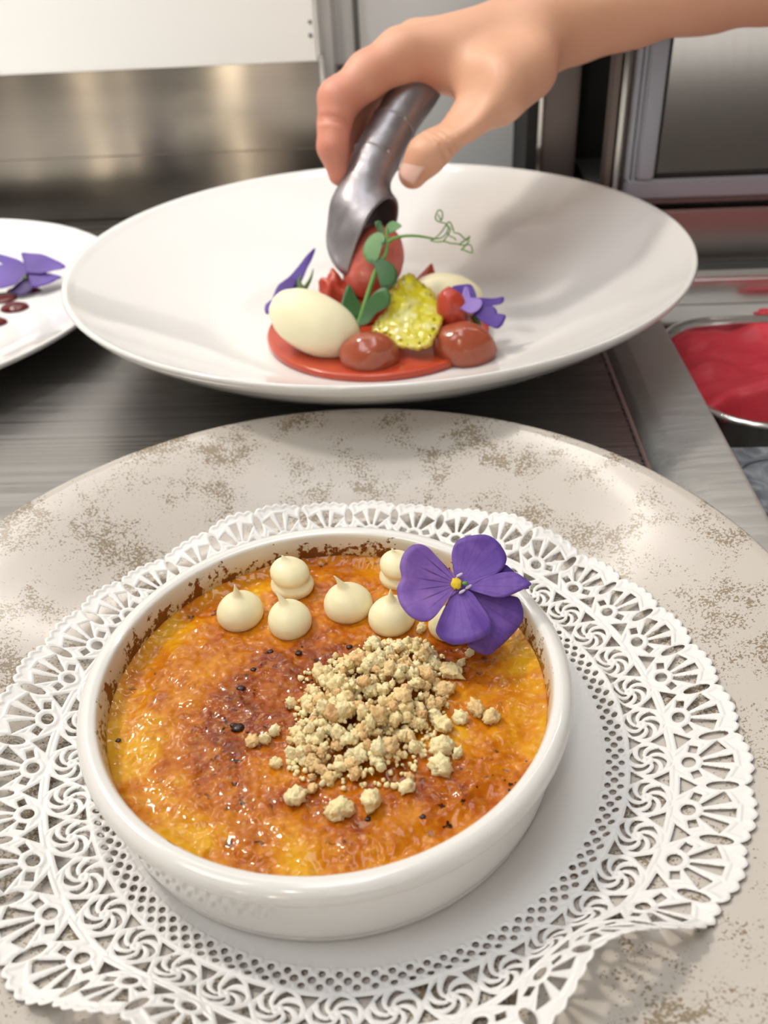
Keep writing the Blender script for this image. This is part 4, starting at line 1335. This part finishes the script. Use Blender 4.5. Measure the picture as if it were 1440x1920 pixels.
leaf([(725, 235), (690, 205), (640, 225), (612, 280), (620, 330), (650, 355), (685, 345), (705, 290)], (722, 240), DP_ - .001, M['leaf_pale'], -0.001, (0.2, 0))['label'] = 'pale undersided leaf near the top'
leaf([(650, 352), (700, 345), (760, 370), (790, 420), (780, 470), (740, 495), (705, 490), (695, 440), (680, 400)], (668, 355), DP_ - .0015, M['leaf'], -0.0015)
leaf([(540, 505), (580, 560), (600, 590), (585, 650), (575, 665), (500, 630), (510, 560)], (588, 655), DP_ + .001, M['leaf'], 0.002, (-.2, .1))
leaf([(590, 690), (610, 640), (630, 590), (680, 545), (730, 540), (755, 580), (740, 620), (680, 645), (640, 685)], (592, 670), DP_ - .0015, M['leaf'], 0.0025, (.2, .2))
leaf([(733, 222), (735, 175), (770, 155), (812, 185), (765, 198)], (735, 225), DP_ + .0005, M['leaf_pale'], 0.001)
leaf([(672, 165), (700, 155), (715, 190), (722, 235), (690, 205)], (722, 232), DP_ + .0005, M['leaf'], 0.001)
leaf([(735, 235), (740, 250), (718, 280), (705, 270), (712, 245)], (735, 240), DP_, M['leaf'], 0.001)
tb = crom(lp([(736, 262), (775, 240), (830, 228), (890, 228), (945, 236), (975, 242)], DP_), 6)
put(tube('tendril', tb, [0.00085 - 0.0004 * i / len(tb) for i in range(len(tb))], M['stem'], None, 8), ps_)
curls = [[(970, 240), (1030, 222), (1052, 195), (1030, 160), (990, 130), (1000, 106), (1024, 112), (1018, 138), (1000, 128)],
         [(970, 240), (1020, 205), (1055, 165), (1080, 180), (1088, 212), (1115, 232), (1150, 240), (1165, 232), (1150, 250), (1115, 262)],
         [(962, 242), (1000, 268), (1050, 262), (1090, 258), (1130, 285), (1172, 280), (1182, 305), (1150, 318), (1122, 300), (1140, 275), (1160, 262)],
         [(1040, 175), (1062, 205), (1040, 235), (1010, 255)], [(1090, 258), (1070, 235), (1052, 200)]]
for i, cpts in enumerate(curls):
    cv = crom(lp(cpts, DP_), 6)
    cv = [p + FWD * 0.003 * math.sin(k * 0.35 + i) for k, p in enumerate(cv)]
    put(tube('tendril', cv, 0.00032, M['stem'], None, 6), ps_)

# ------------------------------------------------------------------ yellow sugar tuile
tu = empty('sugar_tuile', dpt(770, 650, ZD), 'bubbly translucent yellow sugar tuile standing on the dessert', 'tuile')
tp = cp([(760, 520), (800, 480), (850, 430), (900, 450), (960, 480), (1000, 560), (1028, 600), (1015, 690), (980, 780), (940, 830), (860, 820), (790, 790), (700, 740), (662, 690), (690, 645), (740, 610), (755, 560)], *S2)
TD = 0.3905
TNn = (-FWD + UP * 0.45).normalized(); tp0 = at(767, 585, TD)
O = crom([onplane(x, y, tp0, TNn) for x, y in tp], 7, closed=True)
v, f, K = [tp0.copy()], [], 22
Mo = len(O)
for k in range(1, K + 1):
    t = k / K
    for i, p in enumerate(O):
        q = tp0 + (p - tp0) * t * (1 + (0.015 * math.sin(i * 1.9) * t if k == K else 0))
        nzv = mnoise.noise(q * 330) * 0.0006 + mnoise.noise(q * 130) * 0.0011
        v.append(q + TNn * (nzv + 0.004 * t * t * math.cos(2 * PI * i / Mo * 2)))
for i in range(Mo): f.append((0, 1 + i, 1 + (i + 1) % Mo))
for k in range(1, K):
    a, b = 1 + (k - 1) * Mo, 1 + k * Mo
    for i in range(Mo):
        if k > K - 6 and mnoise.noise(v[b + i] * 520) > 0.32: continue
        j = (i + 1) % Mo; f.append((a + i, b + i, b + j, a + j))
o = mesh_obj('sugar_sheet', v, f, M['tuile']); sm = o.modifiers.new('t', 'SOLIDIFY'); sm.thickness = 0.0013; sm.offset = 0; put(o, tu)
rimv = [v[1 + (K - 1) * Mo + i] for i in range(Mo)]
rimv = [p + TNn * 0.0005 * math.sin(i * 0.9) for i, p in enumerate(rimv)] + [rimv[0]]
put(tube('browned_edge', rimv, 0.00075, M['tuile_edge'], None, 7), tu)
bv_, bf_ = [], []
for k in range(24):
    i = random.randrange(1, len(v)); c = v[i]; r = random.uniform(.0005, .0013)
    b = len(bv_); bv_ += [c + p * r for p in iv]; bf_ += [tuple(b + q for q in t) for t in fi]
o = mesh_obj('sugar_bubbles', bv_, bf_, M['tuile']); o['kind'] = 'stuff'; put(o, tu)

# ------------------------------------------------------------------ violas beside the dessert and on the left plate
S7 = (5.33, 690, 440)
vr = empty('viola', dpt(895, 590, 0.022), 'small purple viola resting on the right compote blob', 'flower')
V0 = at(888, 572, 0.388); VN = (-FWD + UP * 0.5).normalized(); b7 = (886, 574)
blade('petal', cp([(830, 550), (880, 510), (1010, 495), (1060, 540), (1085, 630), (1040, 700), (940, 690), (880, 630)], *S7), b7, V0, VN, M['petal_dark'], vr, 0.0015, 0.0006, 4, -0.001)
blade('petal', cp([(1060, 650), (1250, 655), (1350, 652), (1335, 700), (1230, 712), (1080, 730)], *S7), b7, V0, VN, M['petal_deep'], vr, 0.0008, 0.0004, 4, -0.0004, tilt=(0, .4))
blade('petal', cp([(1050, 770), (1140, 700), (1240, 715), (1290, 770), (1270, 822), (1372, 812), (1355, 880), (1300, 932), (1230, 912), (1150, 870)], *S7), b7, V0, VN, M['petal_deep'], vr, 0.0012, 0.0010, 5, -0.0006)
blade('petal', cp([(880, 740), (930, 660), (960, 560), (1000, 570), (1000, 640), (1100, 650), (1140, 700), (1100, 770), (1030, 800), (930, 765)], *S7), b7, V0, VN, M['petal_pale'], vr, 0.0012, 0.0005, 4, 0.0008)['label'] = 'pale lilac petal'
put(tube('sepal', crom([at(888, 590, .390), at(895, 605, .391), at(899, 615, .392)], 4), [.0016] * 4 + [.0014] * 4 + [.0006], M['sepal'], None, 8), vr)
S6 = (5.538, 460, 440)
vl = empty('viola', dpt(545, 560, 0.012), 'purple viola seen edge on, leaning behind the ivory mousse quenelle', 'flower')
L0 = at(545, 545, 0.415); b6 = (557, 528)
blade('petal', cp([(692, 205), (668, 300), (630, 370), (585, 480), (520, 560), (430, 600), (340, 670), (300, 650), (320, 570), (360, 490), (420, 450), (480, 405), (560, 320), (620, 250)], *S6), b6, L0, -FWD + UP * .3 + RIGHT * .4, M['petal_dark'], vl, 0.002, 0.0006, 3, 0.0, tilt=(.5, 0))
blade('petal', cp([(520, 480), (500, 560), (420, 640), (330, 720), (290, 780), (240, 855), (208, 815), (222, 740), (290, 715), (305, 640), (360, 540), (440, 470)], *S6), b6, L0, -FWD + UP * .3, M['petal_deep'], vl, 0.0015, 0.0008, 4, 0.0012)
put(tube('sepal', crom(cp_ := [at(x, y, .416) for x, y in cp([(590, 590), (630, 540), (680, 450), (706, 355)], *S6)], 5), [.0016 - .0014 * i / 15 for i in range(16)], M['sepal'], None, 8), vl)
put(tube('sepal', crom([at(x, y, .415) for x, y in cp([(600, 580), (570, 540), (560, 490), (575, 430)], *S6)], 5), [.0022 - .0018 * i / 15 for i in range(16)], M['sepal'], None, 8), vl)

# ------------------------------------------------------------------ plate at the left edge
ZLP = 0.0185
lpc = [onz(x, y, ZLP) for x, y in ((0, 410), (90, 415), (180, 440), (0, 684), (80, 645), (140, 603))]
A_ = np.array([[2 * p.x, 2 * p.y, 1] for p in lpc]); bb_ = np.array([p.x ** 2 + p.y ** 2 for p in lpc])
s_ = np.linalg.lstsq(A_, bb_, rcond=None)[0]; LR = math.sqrt(s_[2] + s_[0] ** 2 + s_[1] ** 2); LC = (s_[0], s_[1], 0)
print('left plate', LC, LR, ZLP, 'crumbs', cnt)
k = LR / 0.125
inl = smooth_prof([(0, 0.0060), (0.06 * k, 0.0060), (0.085 * k, 0.0068), (0.105 * k, 0.0112), (0.1225 * k, 0.0172)], 6)
prl = inl + [(LR - 0.0012, ZLP - 0.0001), (LR - 0.0003, ZLP - 0.0003), (LR, ZLP - 0.0012), (LR - 0.0007, ZLP - 0.0025)] + smooth_prof([(0.121 * k, 0.0140), (0.1 * k, 0.0060), (0.075 * k, 0.0018), (0.07 * k, 0), (0.063 * k, 0), (0.061 * k, 0.0022), (0, 0.0022)], 4)
o = lathe('dessert_plate', prl, LC, M['white_china'], None, 200)
tag(o, 'white plate with dark red coulis at the left edge, partly behind the wide plate', 'plate')


def lz(x, y): return float(np.interp(math.hypot(x - LC[0], y - LC[1]), [p[0] for p in inl], [p[1] for p in inl]))


for px, py, rx, ry, lab in ((27, 574, .0075, .0062, 'oval dark red coulis drop at the right of the left plate'), (2, 557, .0085, .0070, 'dark red coulis pool under the viola on the left plate'),
                            (-6, 602, .0050, .0045, 'small dark red coulis drop at the very left edge'), (45, 543, .0105, .0030, 'thin dark red coulis smear beneath the viola petals')):
    q = onz(px, py, 0.0075)
    o = lumpy('coulis_drop', (q.x, q.y, lz(q.x, q.y) + .0003), ((1, 0, 0), (0, 1, 0), (0, 0, 1)), (rx, ry, 0.0028), 0.10, 1.6, M['berry'], px % 7, None, 3, lz(q.x, q.y) + .0001)
    tag(o, lab, 'coulis', 'coulis drops on the left plate')
S8 = (6.0, 0, 440)
vq = onz(48, 530, 0.0075)
vv = empty('viola', vq, 'purple viola on the left plate beside the dark red coulis', 'flower')
W0 = onz(50, 520, 0.016); WN = Vector((0.05, -0.62, 0.78)).normalized(); b8 = (52, 512)
blade('petal', cp([(250, 215), (330, 212), (480, 235), (600, 280), (690, 320), (742, 365), (690, 395), (600, 410), (480, 440), (380, 430), (300, 380), (262, 270)], *S8), b8, W0, WN, M['petal_deep'], vv, 0.0010, 0.0012, 5, 0.0005)
blade('petal', cp([(310, 400), (420, 410), (560, 425), (680, 455), (620, 500), (540, 550), (420, 582), (350, 570), (335, 490)], *S8), b8, W0, WN, M['petal_deep'], vv, -0.0006, 0.0008, 5, -0.0006)
blade('petal', cp([(290, 335), (200, 275), (100, 245), (0, 220), (-70, 215), (-60, 280), (60, 330), (180, 350)], *S8), b8, W0, WN, M['petal_dark'], vv, 0.0012, 0.0006, 4, -0.0008)
blade('petal', cp([(285, 340), (150, 330), (20, 340), (-70, 380), (-80, 480), (-60, 600), (0, 622), (80, 602), (180, 560), (240, 480), (272, 400)], *S8), b8, W0, WN, M['petal_deep'], vv, 0.0008, 0.0008, 4, 0.0002)
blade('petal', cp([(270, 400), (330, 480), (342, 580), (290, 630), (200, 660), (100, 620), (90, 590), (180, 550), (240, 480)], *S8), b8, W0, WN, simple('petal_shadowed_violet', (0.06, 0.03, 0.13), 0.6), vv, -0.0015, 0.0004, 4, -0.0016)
put(lumpy('flower_eye', W0 - E1 * 0.0008, (E1, E2, NF), (0.0012, 0.0012, 0.0008), 0.3, 2, M['sepal'], 3, None, 2), vv)
